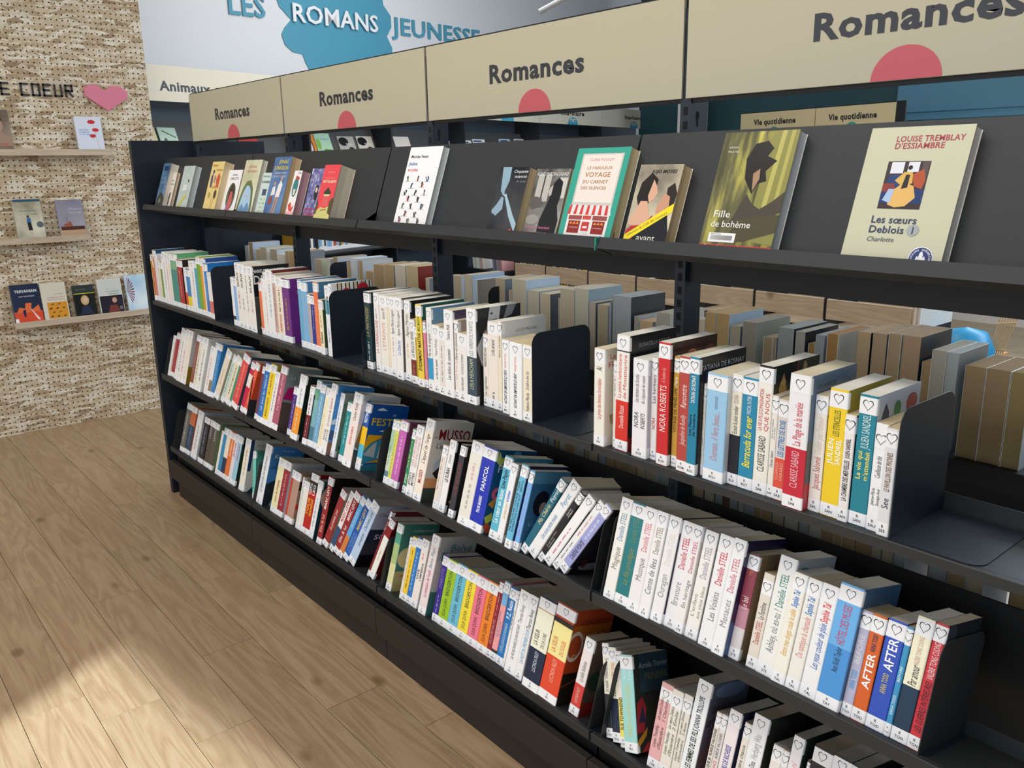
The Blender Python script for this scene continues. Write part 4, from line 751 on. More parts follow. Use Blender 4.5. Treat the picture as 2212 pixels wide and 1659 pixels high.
 'xmas': [('p', 'B08A48', [(.1, .82), (.2, .94), (.28, .8), (.2, .7)]), ('p', 'A89060', [(.62, .96), (.66, .99), (.72, .95), (.68, .88), (.62, .88)]), ('l', '8A2838', .46, .7, .5, 1, .003), ('l', '8A2838', .3, .5, .36, .72, .003), ('p', 'C0A060', [(.12, .86), (.22, .9), (.26, .86), (.2, .84)]), ('r', '6A6058', 0, .4, 1, .66)],
 'beach': [('t', '3A4A60', 'CLARISSE', .12, .56, .91, .035), ('t', '3A4A60', 'SABARD', .12, .5, .86, .035), ('r', '5A5E64', 0, .2, 1, .52), ('r', 'C02C38', 0, 0, 1, .2), ('t', 'F0D0D0', 'Pl', .2, .6, .12, .06)],
 'julien': [('p', '2A3458', [(.08, .72), (.12, .86), (.18, .93), (.26, .86), (.28, .74), (.2, .66)]), ('e', '3A8A50', .46, .86, .08, .06), ('e', 'B0302C', .8, .87, .13, .07), ('t', '34383C', 'JULIEN', .24, .8, .72, .045)],
 'ochre': [('e', '3A3C3A', .5, .56, .3, .2), ('r', '8A7020', 0, 0, 1, .34), ('e', '6A5A30', .9, .9, .1, .04)],
 'greenph': [('e', '4E7A3E', .4, .58, .24, .1), ('e', '2A2E30', .5, .2, .4, .2), ('p', '1A1C20', [(.5, .88), (.7, .94), (.9, .88), (.7, .84)])],
 'rosegrey': [('t', 'B86070', 'Camilla', .3, .7, .93, .03), ('t', 'B8C4C4', 'La Cité', .12, .6, .85, .07), ('p', 'A81C68', [(.0, .5), (.1, .68), (.4, .7), (.5, .6), (.3, .48)]), ('p', '5A4A44', [(0, .0), (.0, .46), (.3, .44), (.5, .2), (.5, 0)])],
 'rachel': [('t', '1E3A60', 'RACHEL JOYCE', .2, .94, .90, .055), ('p', 'B8D0E0', [(.0, .5), (.2, .56), (.6, .54), (1, .6), (1, .5), (0, .44)]), ('r', '1C4878', 0, .22, 1, .36), ('r', '7A5A44', 0, 0, 1, .2)],
 'rachel2': [('r', '9AA09A', 0, .86, .3, 1), ('t', '1C2C34', 'RACHEL', .34, .94, .9, .05), ('e', 'A8987A', .4, .7, .3, .1), ('e', '8AA080', .4, .4, .34, .16), ('e', '3A4448', .4, .16, .34, .08)],
 'cathy': [('t', '1C4870', 'Cathy Kelly', .08, .92, .885, .09, 'i'), ('p', '7A5A40', [(0, .3), (.1, .62), (.3, .7), (.34, .4), (.2, .2)]), ('p', '2A2A30', [(0, 0), (0, .26), (.4, .2), (.5, 0)])],
 'festin': [('t', 'E8C030', 'FESTIN', .06, .92, .74, .11, 'b'), ('t', 'FFFFFF', 'LE', .6, .7, .85, .03), ('p', 'E8F0F8', [(.16, .92), (.3, .95), (.44, .91), (.2, .905)]), ('p', 'E8F0F8', [(.3, .6), (.4, .62), (.5, .59)]), ('p', 'E8A818', [(0, .4), (.04, .54), (.4, .54), (.8, .48), (.4, .5), (.14, .42), (0, .3)]), ('p', '3A90A8', [(0, .3), (.14, .42), (.4, .48), (.8, .44), (.8, .2), (0, .1)]), ('p', 'B8BEC4', [(.0, .24), (.2, .4), (.3, .44), (.3, .2)]), ('p', 'C8CCD0', [(.36, .2), (.42, .46), (.6, .46), (.6, .18)]), ('p', '2E7E90', [(0, 0), (0, .08), (.6, .14), (1, .1), (1, 0)]), ('p', 'D8A020', [(.1, .12), (.5, .2), (.9, .18), (.5, .14)])],
 'dots': [('e', '2A1C28', .3 + .3 * _r.random(), .2 + .5 * _r.random(), .06, .035) for _ in range(12)] + [('t', '7A3050', 'MONTE', .5, .95, .86, .06)],
 'musso': [('t', '8A1C24', 'MUSSO', .14, .96, .84, .13, 'b'), ('t', '8A1C24', 'GUILLAUME', .04, .12, .8, .02), ('t', '2E3234', "L'appel de l'ange", .12, .98, .7, .065, 'i'), ('e', 'A8B8C8', .45, .45, .3, .12), ('p', '14161A', [(.16, .36), (.3, .44), (.42, .62), (.44, .3), (.36, .24)]), ('r', 'D89868', 0, .16, 1, .3), ('r', '3A463E', 0, .0, 1, .18)],
 'ruban': [('l', '6A4860', .3, .7, .5, .9, .003), ('t', 'E8E8E8', 'OG', .12, .4, .56, .05), ('t', 'F0F0F0', 'LE', .12, .4, .42, .07, 'b'), ('e', 'D0B828', .12, .16, .06, .02)],
 'pancol': [('p', 'B8C860', [(.02, .86), (.06, .98), (.14, .9), (.3, .96), (.14, .8)]), ('e', '5A9AD0', .5, .96, .1, .03), ('t', 'D8D8E0', 'P', .08, .26, .78, .09), ('e', 'D86080', .2, .48, .14, .08), ('e', '1A5078', .22, .48, .07, .04), ('p', 'D89038', [(.02, .36), (.2, .44), (.16, .3)]), ('p', 'C8D048', [(.0, .2), (.16, .26), (.2, .16), (.06, .12)]), ('p', 'C85838', [(.0, .1), (.1, .14), (.3, .04), (.1, .0)]), ('e', 'C8C850', .85, .9, .1, .04)],
 'face': [('r', '5A90B0', 0, .85, 1, 1), ('e', '1C1A24', .35, .6, .22, .16), ('e', 'B89A90', .42, .54, .1, .08), ('t', '7AA8C8', 'Votre', .1, .8, .34, .07)],
 'blossom': [('e', 'A8A4B0', .5, .1, .3, .06), ('p', '6A1C28', [(.4, .3), (.5, .36), (.46, .28)]), ('p', '8A2830', [(.2, .2), (.3, .22), (.26, .14)]), ('e', '7A4038', .3, .12, .06, .03)],
 'steelD': [('t', 'B85870', 'D', .12, .34, .86, .1), ('r', '2A4A80', 0, 0, .2, .3)],
 'steelA': [('t', '2A7A80', 'D', .1, .4, .88, .12), ('e', '9098A0', .5, .5, .3, .2)],
 'guerres': [('t', '8A2028', 'VALÉRIE TONG CUONG', .16, .86, .79, .03), ('t', 'D0D0D0', 'LES GUERRES', .13, .84, .71, .06, 'i'), ('t', 'D0D0D0', 'INTÉRIEURES', .13, .84, .61, .06, 'i'), ('p', '4A5068', [(0, 0), (0, .4), (.3, .3), (.9, .54), (1, .5), (1, .2), (.5, .24), (.5, 0)]), ('p', '5E6888', [(0, .1), (.0, .36), (.2, .26), (.12, .08)]), ('e', '8A8C94', .4, .52, .03, .025), ('p', '101216', [(.3, .22), (.36, .4), (.44, .5), (.58, .46), (.5, .36), (.48, .22)]), ('r', '101216', .36, .12, .4, .22), ('r', '101216', .44, .12, .47, .22), ('t', '888C94', 'Klais', .42, .58, .09, .025, 'i'), ('e', '888888', .86, .13, .15, .09), ('e', '14161A', .86, .13, .14, .083), ('r', '5A5C66', .78, .12, .96, .145), ('e', '3A3E4A', .04, .92, .2, .12)],
 'leafy': [('e', '5A7A3E', .3, .55, .2, .12), ('e', 'B0ACA0', .4, .2, .3, .14), ('e', '5A4030', .5, .85, .3, .08)],
 'batisse': [('r', '203C68', 0, .4, .1, 1), ('t', '555555', 'AVY DOMINIC', .2, .8, .9, .03), ('t', 'C07848', 'La bâtisseuse', .08, .9, .78, .09, 'i'), ('e', '2A3460', .5, .6, .2, .04), ('p', '203C50', [(.1, .0), (.3, .14), (.8, .1), (.8, 0)])],
 'audu': [('t', '14282A', 'au', .3, .7, .86, .13, 'b'), ('t', '14282A', 'dul', .3, .8, .7, .12, 'b'), ('t', '14282A', 'c', .4, .7, .56, .1, 'b')],
 'kerv': [('t', 'B8D0E8', 'Hervé de', .34, .74, .93, .03), ('t', 'D8E8F4', 'Kervénoaël', .12, .9, .83, .07), ('t', '1C2C40', 'LE MANOIR', .2, .8, .72, .05), ('t', '1C2C40', 'DE KERVEZ', .06, .8, .64, .05), ('p', '1E2A30', [(0, 0), (0, .36), (.3, .44), (.36, .3), (.9, .36), (1, .3), (1, 0)]), ('p', '8AB0D8', [(.2, 0), (.26, .1), (.4, .1), (.5, 0)])],
 'bird': [('p', '5A5048', [(.2, .86), (.5, .9), (.8, .88), (.5, .84)]), ('e', 'C8A898', .3, .5, .2, .1)],
 'heads': [('e', 'E0B8A0', .2, .7, .16, .08), ('e', '241816', .1, .76, .2, .1), ('e', 'D8B0A0', .3, .2, .2, .1), ('e', '2A1A18', .5, .44, .2, .08), ('r', 'C8302C', .0, .3, 1, .4)],
 'skinteal': [('e', 'C8A898', .3, .72, .3, .2), ('r', '14404A', 0, 0, 1, .4)],
 'mountains': [('r', 'A8B0C8', 0, .62, 1, 1), ('t', '5A2C38', 'Charlotte Link', .08, .9, .86, .06, 'i'), ('p', '2A3450', [(0, .4), (.1, .54), (.4, .6), (.7, .5), (1, .56), (1, .4)]), ('t', 'D8D8E0', 'SOU', .2, .7, .5, .08, 'b'), ('r', '3A3C48', 0, .2, 1, .4), ('r', '141018', 0, 0, 1, .2)],
 'carene': [('t', 'C8D8D0', 'CARÈNE PONTE', .3, .9, .9, .035), ('e', 'D8C890', .3, .5, .3, .16), ('r', 'B8A870', 0, 0, 1, .3), ('e', '1A2A2C', .4, .26, .08, .03), ('p', 'C84828', [(.1, .22), (.34, .26), (.34, .22)])],
 'belva': [('t', '34787C', 'Belva', .3, .96, .86, .09, 'i'), ('t', '34787C', 'Plain', .1, .96, .74, .13), ('r', '4A7A78', 0, .0, 1, .34), ('e', 'D0C8C0', .1, .5, .3, .2)],
 'soleil': [('r', 'B06020', 0, .62, 1, .84), ('t', '5A1C10', 'LUCINDA RILEY', .16, .92, .87, .06), ('t', 'D8A878', 'LA SŒUR', .18, .86, .71, .07), ('e', 'D0C4BC', .14, .62, .2, .16), ('e', 'A84828', .14, .62, .16, .12), ('t', 'D8A878', 'S', .1, .3, .5, .08), ('r', '241C18', 0, .0, 1, .34), ('l', '6A4028', .0, .2, .6, .3, .004)],
 'italienne': [('e', '8A6048', .5, .78, .16, .08), ('e', '2A4030', .3, .46, .26, .14), ('r', '8A2420', 0, 0, 1, .18), ('e', '3A2A24', .7, .9, .2, .08)],
 'tramier': [('r', '2C4858', .16, .6, 1, 1), ('t', 'A8B8BC', 'Aurélie Tramier', .14, .98, .88, .06, 'i'), ('t', '7A7A40', 'PEINDRE', .3, .96, .76, .07), ('p', 'A83038', [(0, .2), (.04, .5), (.2, .56), (.3, .44), (.2, .2)]), ('p', '30345A', [(.06, .3), (.2, .48), (.26, .3)]), ('p', 'C8982C', [(.0, .12), (.3, .24), (.26, .16), (.04, .06)]), ('p', 'B83840', [(.1, 0), (.3, .1), (.4, 0)])],
 'trollope': [('t', '2E3440', 'JOANNA TROLLOPE', .08, .98, .76, .07), ('t', '22262E', 'LES FEMMES DE SES FILS', .04, .96, .64, .06, 'b'), ('e', '7A92B4', .5, .92, .4, .07), ('e', '6E6068', .3, .3, .3, .14), ('e', '8A7C84', .2, .14, .2, .08)],
 'o1': [('e', 'A88870', .5, .6, .3, .22), ('p', '2A2020', [(.1, .7), (.3, .9), (.7, .9), (.8, .72), (.5, .8)]), ('p', 'A08470', [(.3, .4), (.7, .44), (1, .3), (1, .1), (0, .1), (0, .3)]), ('t', 'E0D030', 'TE', .4, .6, .42, .06, 'b'), ('t', 'B83838', 'ARISIANE', .2, .95, .14, .07)],
 'o2': [('e', 'C82830', .62, .84, .15, .06), ('e', 'C82830', .74, .6, .13, .055), ('e', 'C82830', .6, .42, .12, .055), ('l', '8A9088', .7, .56, .8, .02, .001), ('l', '8A9088', .64, .8, .72, .6, .001), ('t', '6A9AC8', 'LETTRES', .1, .5, .6, .04, 'b'), ('t', '6A9AC8', "D'AMOUR", .1, .5, .53, .04, 'b'), ('t', '6A9AC8', 'ET DE GUERRE', .1, .55, .46, .035, 'b')],
 'o3': [('t', '4A5A58', 'UNE VOIX DE LIVRES', .16, .8, .7, .04), ('t', '4A5A58', 'ET DE CREPE', .36, .84, .62, .04), ('r', '2A5070', 0, .94, 1, 1), ('e', '5A4030', .46, .56, .05, .035), ('p', '3A6A9A', [(.38, .4), (.42, .53), (.54, .52), (.56, .4)]), ('p', '1A1A1E', [(.4, .4), (.54, .4), (.56, .2), (.42, .2)]), ('r', 'C8A890', .45, .08, .48, .2), ('r', 'C8A890', .52, .08, .55, .2), ('e', '5A6468', .86, .34, .13, .08)],
 'o4': [('r', 'B8987A', 0, 0, 1, .2), ('r', '4A2C24', .05, .16, .95, .26), ('p', '9A5440', [(.14, .24), (.2, .34), (.34, .34), (.36, .4), (.44, .4), (.5, .26)]), ('l', '7A4A40', .3, .3, .32, .54, .002), ('t', 'C8C8D8', "L'ÉTALISE À", .42, .92, .74, .05), ('t', 'C8C8D8', 'DE LA MER', .42, .92, .64, .05)],
 'o5': [('r', 'D85030', 0, 0, 1, .28), ('p', 'E07040', [(.1, .26), (.2, .4), (.4, .36), (.44, .5), (.66, .5), (.6, .3), (.9, .44), (.94, .26)]), ('p', '1E2A48', [(.3, .3), (.34, .14), (.4, .14), (.42, .34)]), ('t', 'F0F0F0', 'TREVANIAN', .12, .92, .82, .075, 'b'), ('t', 'E0E0E8', 'MORT DOMINIQUE', .24, .8, .68, .035), ('p', 'F4D8D8', [(.56, .4), (.6, .36), (.9, .04), (.8, .04)]), ('r', 'F0F0F0', .0, .0, .12, .1)],
 'o6': [('r', 'D8942C', .16, .02, .96, .46)] + [('p', '2A3438', [(.2 + .27 * i + (.1 if j % 2 else 0), .06 + .11 * j), (.3 + .27 * i + (.1 if j % 2 else 0), .1 + .11 * j), (.36 + .25 * i + (.1 if j % 2 else 0), .08 + .11 * j), (.28 + .27 * i, .05 + .11 * j)]) for i in range(3) for j in range(4) if not (i == 2 and j % 2)] + [('t', 'B87878', 'Comme un amant', .2, .92, .6, .035), ('t', 'B87878', 'dans les bruyères', .2, .92, .54, .035), ('t', '998888', 'Aline Dutreuil', .5, .9, .68, .022)],
 'o7': [('r', 'C8C828', 0, .71, 1, .735), ('r', '30383A', 0, .735, 1, 1), ('e', 'C8A878', .5, .5, .2, .16), ('e', 'D8B8A0', .52, .52, .11, .1), ('p', '26304A', [(.2, .04), (.34, .3), (.66, .32), (.84, .04)]), ('t', 'A8A058', 'Sylvie Germain', .1, .6, .86, .03)],
 'o8': [('r', '1E1A28', .02, 0, .98, .5), ('e', '2A1C1A', .6, .4, .16, .1), ('e', 'C89A84', .62, .36, .1, .08), ('p', '7A3830', [(.3, .0), (.4, .22), (.7, .22), (.8, 0)]), ('t', '6A8A80', 'La mauvaise', .3, .92, .63, .045), ('t', '6A8A80', 'habitude', .42, .88, .56, .045), ('e', '6A6470', .86, .12, .08, .055), ('t', '8A8A88', 'Alana S. Portero', .34, .9, .7, .022)],
 'o9': [('p', ['B83848', '28385A'][i % 2], [(.02, .55), (.02 + .3 * math.cos(math.radians(-60 + i * 13)), .55 + .4 * math.sin(math.radians(-60 + i * 13))), (.02 + .3 * math.cos(math.radians(-54 + i * 13)), .55 + .4 * math.sin(math.radians(-54 + i * 13)))]) for i in range(11)],
 'f1': [('e', 'F4F0C8', .4, .5, .25, .3), ('t', 'B8A858', 'Balade', .3, .9, .8, .06)], 'f2': [('e', '2A4A3C', .3, .6, .1, .08), ('e', '2E9ABC', .4, .4, .14, .1), ('e', '3A3A2A', .8, .5, .1, .1), ('l', '2A3A34', .2, .9, .9, .7, .008)],
 'f3': [('e', 'F0D030', .3, .3, .2, .15), ('e', '2E7A3C', .7, .6, .2, .15), ('e', 'F4F0E8', .4, .8, .2, .1), ('e', '3A6AB0', .8, .2, .15, .12)], 'f4': [('e', '5A3818', .5, .5, .36, .42), ('e', 'F0D8D8', .5, .5, .3, .36), ('p', 'C83850', [(.36, .2), (.5, .6), (.64, .2)])],
 'f5': [('p', '6A9A38', [(.2, .3), (.5, .44), (.9, .4), (.8, .3), (.5, .3)]), ('t', '3A8AC0', 'Gustave', .3, .9, .8, .08), ('e', '8AC050', .15, .6, .14, .2)], 'f6': [('e', '1A1A1C', .3, .8, .3, .16), ('e', '3A3434', .7, .4, .24, .2), ('t', 'F0F0F0', 'TITRE', .4, .9, .7, .07)],
 'f7': [('e', '3A3438', .5, .24, .2, .16), ('r', 'D8B088', .1, .4, .9, .5)], 'f8': [('r', '3A4A8A', .05, .88, .7, .94)],
}
# ================================================================ setting
fl = MB(); fl.box(-6, 9, -5, 10, -.05, -.0045, mat('6E5A44', .7, kind='floor_base')); floor = tag(fl.build('floor'), 'wood-look vinyl plank floor in warm oak', kind='structure')
JO = {0: (-1.15, 1), 1: (-.607, 1), 2: (-.165, 1), 3: (-.46, 1), 4: (.462, 1), 5: (.05, 1), 6: (.5, 1), 7: (-.2, 1), 8: (.3, 1), 9: (.8, 1)}
pitch = .1838; PLM = {}
def plank(x0, x1, y0, y1, par=None):
    mb = MB(); g = .0009; mb.box(x0 + g, x1 - g, y0 + g, y1 - g, -.0045, 0, OAK, bev=.0007); return mb.build('plank', floor)
for rI in range(10):
    y1 = -.0925 - pitch * rI; j0 = JO[rI][0] - 1.095 * 2
    x = j0
    while x < 4.2:
        a, b_ = max(x, -1.765), min(x + 1.095, 4.2)
        if b_ - a > .02: plank(a, b_, y1 - pitch, y1)
        x += 1.095
x = -.88 - 2.19
while x < 4.2:
    a, b_ = max(x, -1.765), min(x + 1.095, 4.2)
    if b_ - a > .02: plank(a, b_, -.0925, -.0925 + pitch)
    x += 1.095
rr = random.Random(3)
for rI in range(52):                                         # floor seen beyond the shelving
    y0 = .0913 + pitch * rI; x = -6 + rr.uniform(0, 1.09)
    if not (y0 > 3.2 or y0 < .8): continue
    while x < 6:
        lo_ = -1.765 if y0 < .8 else -4; hi_ = min(x + 1.095, 6)
        if hi_ - max(x, lo_) > .02: plank(max(x, lo_), hi_, y0, y0 + pitch)
        x += 1.095
mb = MB(); mb.box(-6, 9, .8, 3.25, -.0046, -.0001, OAK); mb.build('plank_field', floor)['kind'] = 'stuff'
# chipboard partition with drilled holes
mb = MB(); mb.box(-1.825, -1.765, -4.4, .672, 0, 3.2, OSB); wall_l = tag(mb.build('wall_left'), 'pale chipboard partition drilled with a grid of small peg holes', kind='structure')
# far walls
DV = Vector((-.25698, .96642, 0)); NV = Vector((.96642, .25698, 0)); A0 = Vector((-2.06, .755, 0)); WH = mat('E6E8EC', .6, kind='paint')
def FR(s, t, z): return A0 + DV * s + NV * t + Vector((0, 0, z))     # far row frame: s along, t out of the wall, z up
mb = MB(); F_ = lambda x, y, z: FR(x, y, z)
def fbox(mb, s0, s1, t0, t1, z0, z1, m, bev=0):
    T = Matrix(((DV.x, NV.x, 0, A0.x), (DV.y, NV.y, 0, A0.y), (0, 0, 1, 0), (0, 0, 0, 1))); mb.box(s0, s1, t0, t1, z0, z1, m, bev, T)
fbox(mb, -1.5, 12, -.6, -.45, 0, 4.2, WH); tag(mb.build('wall_far'), 'white far wall above the childrens shelves', kind='structure')
mb = MB(); mb.box(-6, 9, -5, 10, 4.2, 4.3, WH); tag(mb.build('ceiling'), 'white ceiling', kind='structure')
TEAL = mat('2B5560', .55, kind='paint'); BLUE = mat('5E9AB8', .5, kind='paint')
mb = MB(); mb.box(-4, -.3, 8.0, 8.15, 0, 4.2, TEAL); mb.box(-4, -.3, 7.985, 8.0, 1.9, 1.93, TEAL); tag(mb.build('wall_back'), 'dark teal painted back wall', kind='structure')
mb = MB(); mb.box(-.3, 6, 7.9, 8.05, 0, 4.2, BLUE); mb.box(-.25, 6, 7.87, 7.9, 2.02, 2.06, BLUE); mb.box(-.25, 6, 7.88, 7.9, 2.1, 2.11, BLUE); tag(mb.build('wall_back'), 'light blue panelled back wall', kind='structure')
mb = MB(); mb.box(-.3, 6, 7.84, 7.87, 0, .13, mat('E4E0D8', .5, kind='paint')); tag(mb.build('baseboard_back'), 'white skirting along the blue wall', kind='structure')
mb = MB(); mb.box(-2.83, -2.6, 7.4, 7.7, 0, 4.2, WH); tag(mb.build('trim_1'), 'slim white pillar before the teal wall', kind='structure')
ca, sa = math.cos(math.radians(8.6)), math.sin(math.radians(8.6)); TW = Matrix(((ca, -sa, 0, 3.19), (sa, ca, 0, -4.0), (0, 0, 1, 0), (0, 0, 0, 1)))
mb = MB(); mb.box(-5.2, 0, -.15, 0, 0, 4.2, WH, T=TW); mb.box(0, 5, -.15, 0, 2.62, 4.2, WH, T=TW); tag(mb.build('wall_front_unseen'), 'unseen white front wall, its opening shaped for the sun patch', kind='structure')  # unseen wall, placed and angled so its opening casts the sun patch
# ================================================================ shelving unit, four bays
def prism_x(mb, poly, x0, x1, m): mb.extrude(poly, lambda a, b_, d: (d, a, b_), x0, x1, m)
def led_profile():
    return [(.0135, 1.4735), (.0035, 1.4505), (.058, 1.432), (.0645, 1.4385), (.1475, 1.6815), (.1445, 1.6828), (.0607, 1.4404), (.0125, 1.4572), (.0165, 1.4725)]
BAYN = ['far-left', 'second', 'third', 'nearest']
SLOT = mat('050608', .9, kind='slot')
BEIGE = mat('B3AB92', .45, kind='sign'); DISC = mat('BC5058', .45, kind='print'); SIGNINK = mat('24262C', .4, kind='print')
GREYB = mat('3A3C3E', .4)
def post(bay, x):
    mb = MB(); mb.box(x - .012, x + .018, .285, .345, 0.0, 1.95, STEELN, bev=.0015)
    p = mb.build('post', bay); sb = MB(); z = .3
    while z < 1.74:
        sb.quad([(x - .003, .2845, z), (x + .009, .2845, z), (x + .009, .2845, z + .018), (x - .003, .2845, z + .018)], SLOT); z += .031
    for z in (1.725, 1.16, .6):
        sb.quad([(x + .0184, .309 + .006 * math.cos(t), z + .010 * math.sin(t)) for t in [k * math.pi / 5 for k in range(10)]], SLOT)
        sb.quad([(x + .0186, .3065, z - .024), (x + .0186, .3115, z - .024), (x + .0186, .3115, z), (x + .0186, .3065, z)], SLOT)
    s = sb.build('slot_row', p); s['kind'] = 'stuff'
for k in range(4):
    bay = empty('shelving_bay', Matrix.Translation((0, 0, 0)))
    tag(bay, ['far-left bay of the black steel shelving, with the solid end panel', 'second bay from the far end of the black steel shelving', 'third bay of black steel shelving, between the smaller and the largest sign', 'nearest bay of the black steel shelving, largest in view'][k], 'shelving', 'bays of the romance shelving')
    x0, x1 = k + .003, k + .997
    if k == 0:
        mb = MB(); mb.box(-.0705, -.036, 0, .66, 0, 1.765, STEELN, bev=.0015); mb.build('end_panel', bay)
        post(bay, 0.0)
    if k == 3: post(bay, 4.0)
    post(bay, k + 1.0) if k < 3 else None
    mb = MB(); prism_x(mb, led_profile(), x0, x1, STEEL)
    for xx in (x0, x1 - .0015): mb.extrude([(.0035, 1.4505), (.058, 1.432), (.1475, 1.6815), (.28, 1.6), (.28, 1.40)], lambda a, b_, d: (d, a, b_), xx, xx + .0015, STEELN)
    mb.build('display_shelf', bay)
    mb = MB(); mb.box(x0 + .012, x1 + .0, .3, .325, 1.352, 1.408, STEELD); mb.build('cross_rail', bay)
    for r, (zt, zb, a) in {1: (1.0145, .9955, 0), 2: (.6495, .6205, 15), 3: (.268, .2425, 16)}.items():
        a = math.radians(a); L = .2057; T = Matrix.Translation((0, 0, zt)) @ Matrix.Rotation(-a, 4, 'X'); mb = MB()
        mb.box(x0, x1, 0, .0015, 0, 0, STEEL) if 0 else None
        mb.box(x0, x1, .0, .012, zb, zt, STEEL, bev=.0012)
        mb.box(x0 + .0005, x1 - .0005, .010, L, -.0018, 0.0, STEEL, T=T); mb.box(x0 + .0005, x1 - .0005, L, L + .0015, -.002, .031, STEEL, T=T)
        if r == 1: mb.box(x0, x1, .012, L, zb + .001, zb + .0025, STEELD)
        sh = mb.build('shelf', bay)
        for xx in (x0 + .0006, x1 - .0021):
            bm_ = MB(); bm_.extrude([(.02, zt - .002 - .02 * math.tan(a)), (L, zt - .002 - L * math.sin(a)), (.284, zt - .002 - L * math.sin(a) + .02), (.284, zt - .075 - L * math.sin(a)), (.2, zt - .06 - L * math.sin(a))], lambda p, q, d: (d, p, q), xx, xx + .0015, STEELD)
            bm_.build('bracket', sh)
    mb = MB(); mb.box(x0, x1, .326, .334, .24, .81, STEELD); mb.build('back_panel', bay)
    mb = MB(); mb.box(x0, x1, .03, .63, .0, .235, STEELD); mb.build('base_box', bay)
    mb = MB(); mb.box(x0 - .0015, x1 + .0015, -.010, .012, .098, .1946, PLINTH, bev=.001); mb.build('plinth_panel', bay)
    mb = MB(); mb.box(x0 + .022, x1 + .025, .012, .03, 0, .098, PLINTH, bev=.001); mb.build('kick_panel', bay)
    # rear shelves; the upper has an added dark panel blacking out the gap
    for (zt, y0) in ((1.0140, .485), (.62, .485)):
        mb = MB(); mb.box(x0, x1, y0, y0 + .012, zt - .048, zt, STEELD); (mb.box(x0, x1, .655, .665, .79, 1.0, STEELD) if zt > 1 else None); mb.box(x0, x1, y0 + .012, .665, zt - .002, zt, STEELD); mb.build('rear_shelf', bay)
    # sign
    mb = MB(); mb.box(k + .006, k + .994, .28, .288, 1.7608, 1.9759, BEIGE, bev=.0008); sg = mb.build('sign_panel', bay)
    fb = MB(); fb.box(k + .0, k + 1.0, .2885, .298, 1.752, 1.981, STEELD); fb.build('sign_frame', bay)
    tb = MB(); put_text(tb, 'Romances', 'x', SIGNINK, lambda a, b_: (k + a, .2795, b_), .308, .69, 1.871, .0485, asp=(.5, 1.4)); tb.build('lettering', sg)
    tb = MB(); tb.quad([(k + .499 + .065 * math.cos(t), .2795, 1.7615 + .058 * math.sin(t)) for t in [math.pi * j / 24 for j in range(25)]], DISC); tb.build('half_disc', sg)
# small green clip between two display ledges
cb = MB(); cb.box(2.9975, 3.0025, .004, .013, 1.4525, 1.472, mat('1C7A66', .4)); cb.box(2.9985, 3.0015, .0025, .009, 1.446, 1.4555, mat('1C7A66', .4)); cb.box(2.9965, 3.0035, .0125, .0165, 1.468, 1.4742, mat('2A94A0', .4)); tag(cb.build('clip'), 'small green clip wedged between two display ledges', 'clip')
# ================================================================ rows of books
ZS = {1: 1.0145, 2: .6495, 3: .268}; TA = {1: 0., 2: math.radians(15), 3: math.radians(16)}
def frame(r, X, dy=0, up=0): return Matrix.Translation((0, 0, ZS[r])) @ Matrix.Rotation(-TA[r], 4, 'X') @ Matrix.Translation((X, dy, up))
ROWN = {1: 'upper shelf', 2: 'middle shelf', 3: 'bottom shelf'}
recs = [l.split('|') for l in BOOKS.strip().split('\n')]
rnd = random.Random(11); used = {}
def size_word(w, h): return ('thick ' if w > .045 else 'thin ' if w < .016 else '') + ('tall' if h > .236 else 'short' if h < .205 else 'midsize')
for i, q in enumerate(recs):
    r, bay, X, w, h, L, dy = int(q[0]), int(q[1]), *map(float, q[2:7]); desc = q[9]; ex = [e for e in q[10].split(';') if e]
    call = ''; art = None; top = .004; texts = []
    for e in ex:
        if e[0] == '#': call = e[1:]
        elif e[0] == '>': art = ARTS.get(e[1:])
        elif e[0] == '[': top = float(e[1:]) * .1
        else: texts.append(e)
    L = math.radians(L); lift = w * math.sin(L) if L > 0 else 0
    M = frame(r, X, dy, lift + .0002) @ Matrix.Rotation(L, 4, 'Y')
    Dp = .108 if h < .2 else .135 if h < .225 else .152
    pv = recs[i - 1][9] if i and recs[i - 1][0] == q[0] and recs[i - 1][1] == q[1] else None
    nx = recs[i + 1][9] if i + 1 < len(recs) and recs[i + 1][0] == q[0] and recs[i + 1][1] == q[1] else None
    nb = f'between {pv} and {nx}' if pv and nx else f'at left end, beside {nx}' if nx else f'at right end, after {pv}'
    sw = size_word(w, h)
    lab = None
    for cand in (f'{desc} book {nb}, {ROWN[r]}, {BAYN[bay-1]} bay', f'{sw} {desc} book {nb}, {ROWN[r]}, {BAYN[bay-1]} bay', f'{"leaning" if abs(L)>.1 else "upright"} {desc} one {nb}, {ROWN[r]}, {BAYN[bay-1]} bay'):
        c_ = ' '.join(cand.split()[:16])
        if c_ not in used: lab = c_; break
    if lab is None:
        n_ = 1 + sum(1 for p in recs[:i] if p[0] == q[0] and p[1] == q[1]); o_ = ['first', 'second', 'third', 'fourth', 'fifth', 'sixth', 'seventh', 'eighth', 'ninth', 'tenth', 'eleventh', 'twelfth', 'thirteenth', 'fourteenth', 'fifteenth', 'sixteenth', 'seventeenth', 'eighteenth', 'nineteenth', 'twentieth']
        lab = f'{desc} book, {o_[n_-1] if n_ <= 20 else str(n_) + "th"} from the left on the {ROWN[r]} of the {BAYN[bay-1]} bay'
    used[lab] = 1
    book(M, w, h, Dp, q[7], q[8], lab, 'book', f'books on the {ROWN[r]}', texts, True, call, art, rnd, top=top)
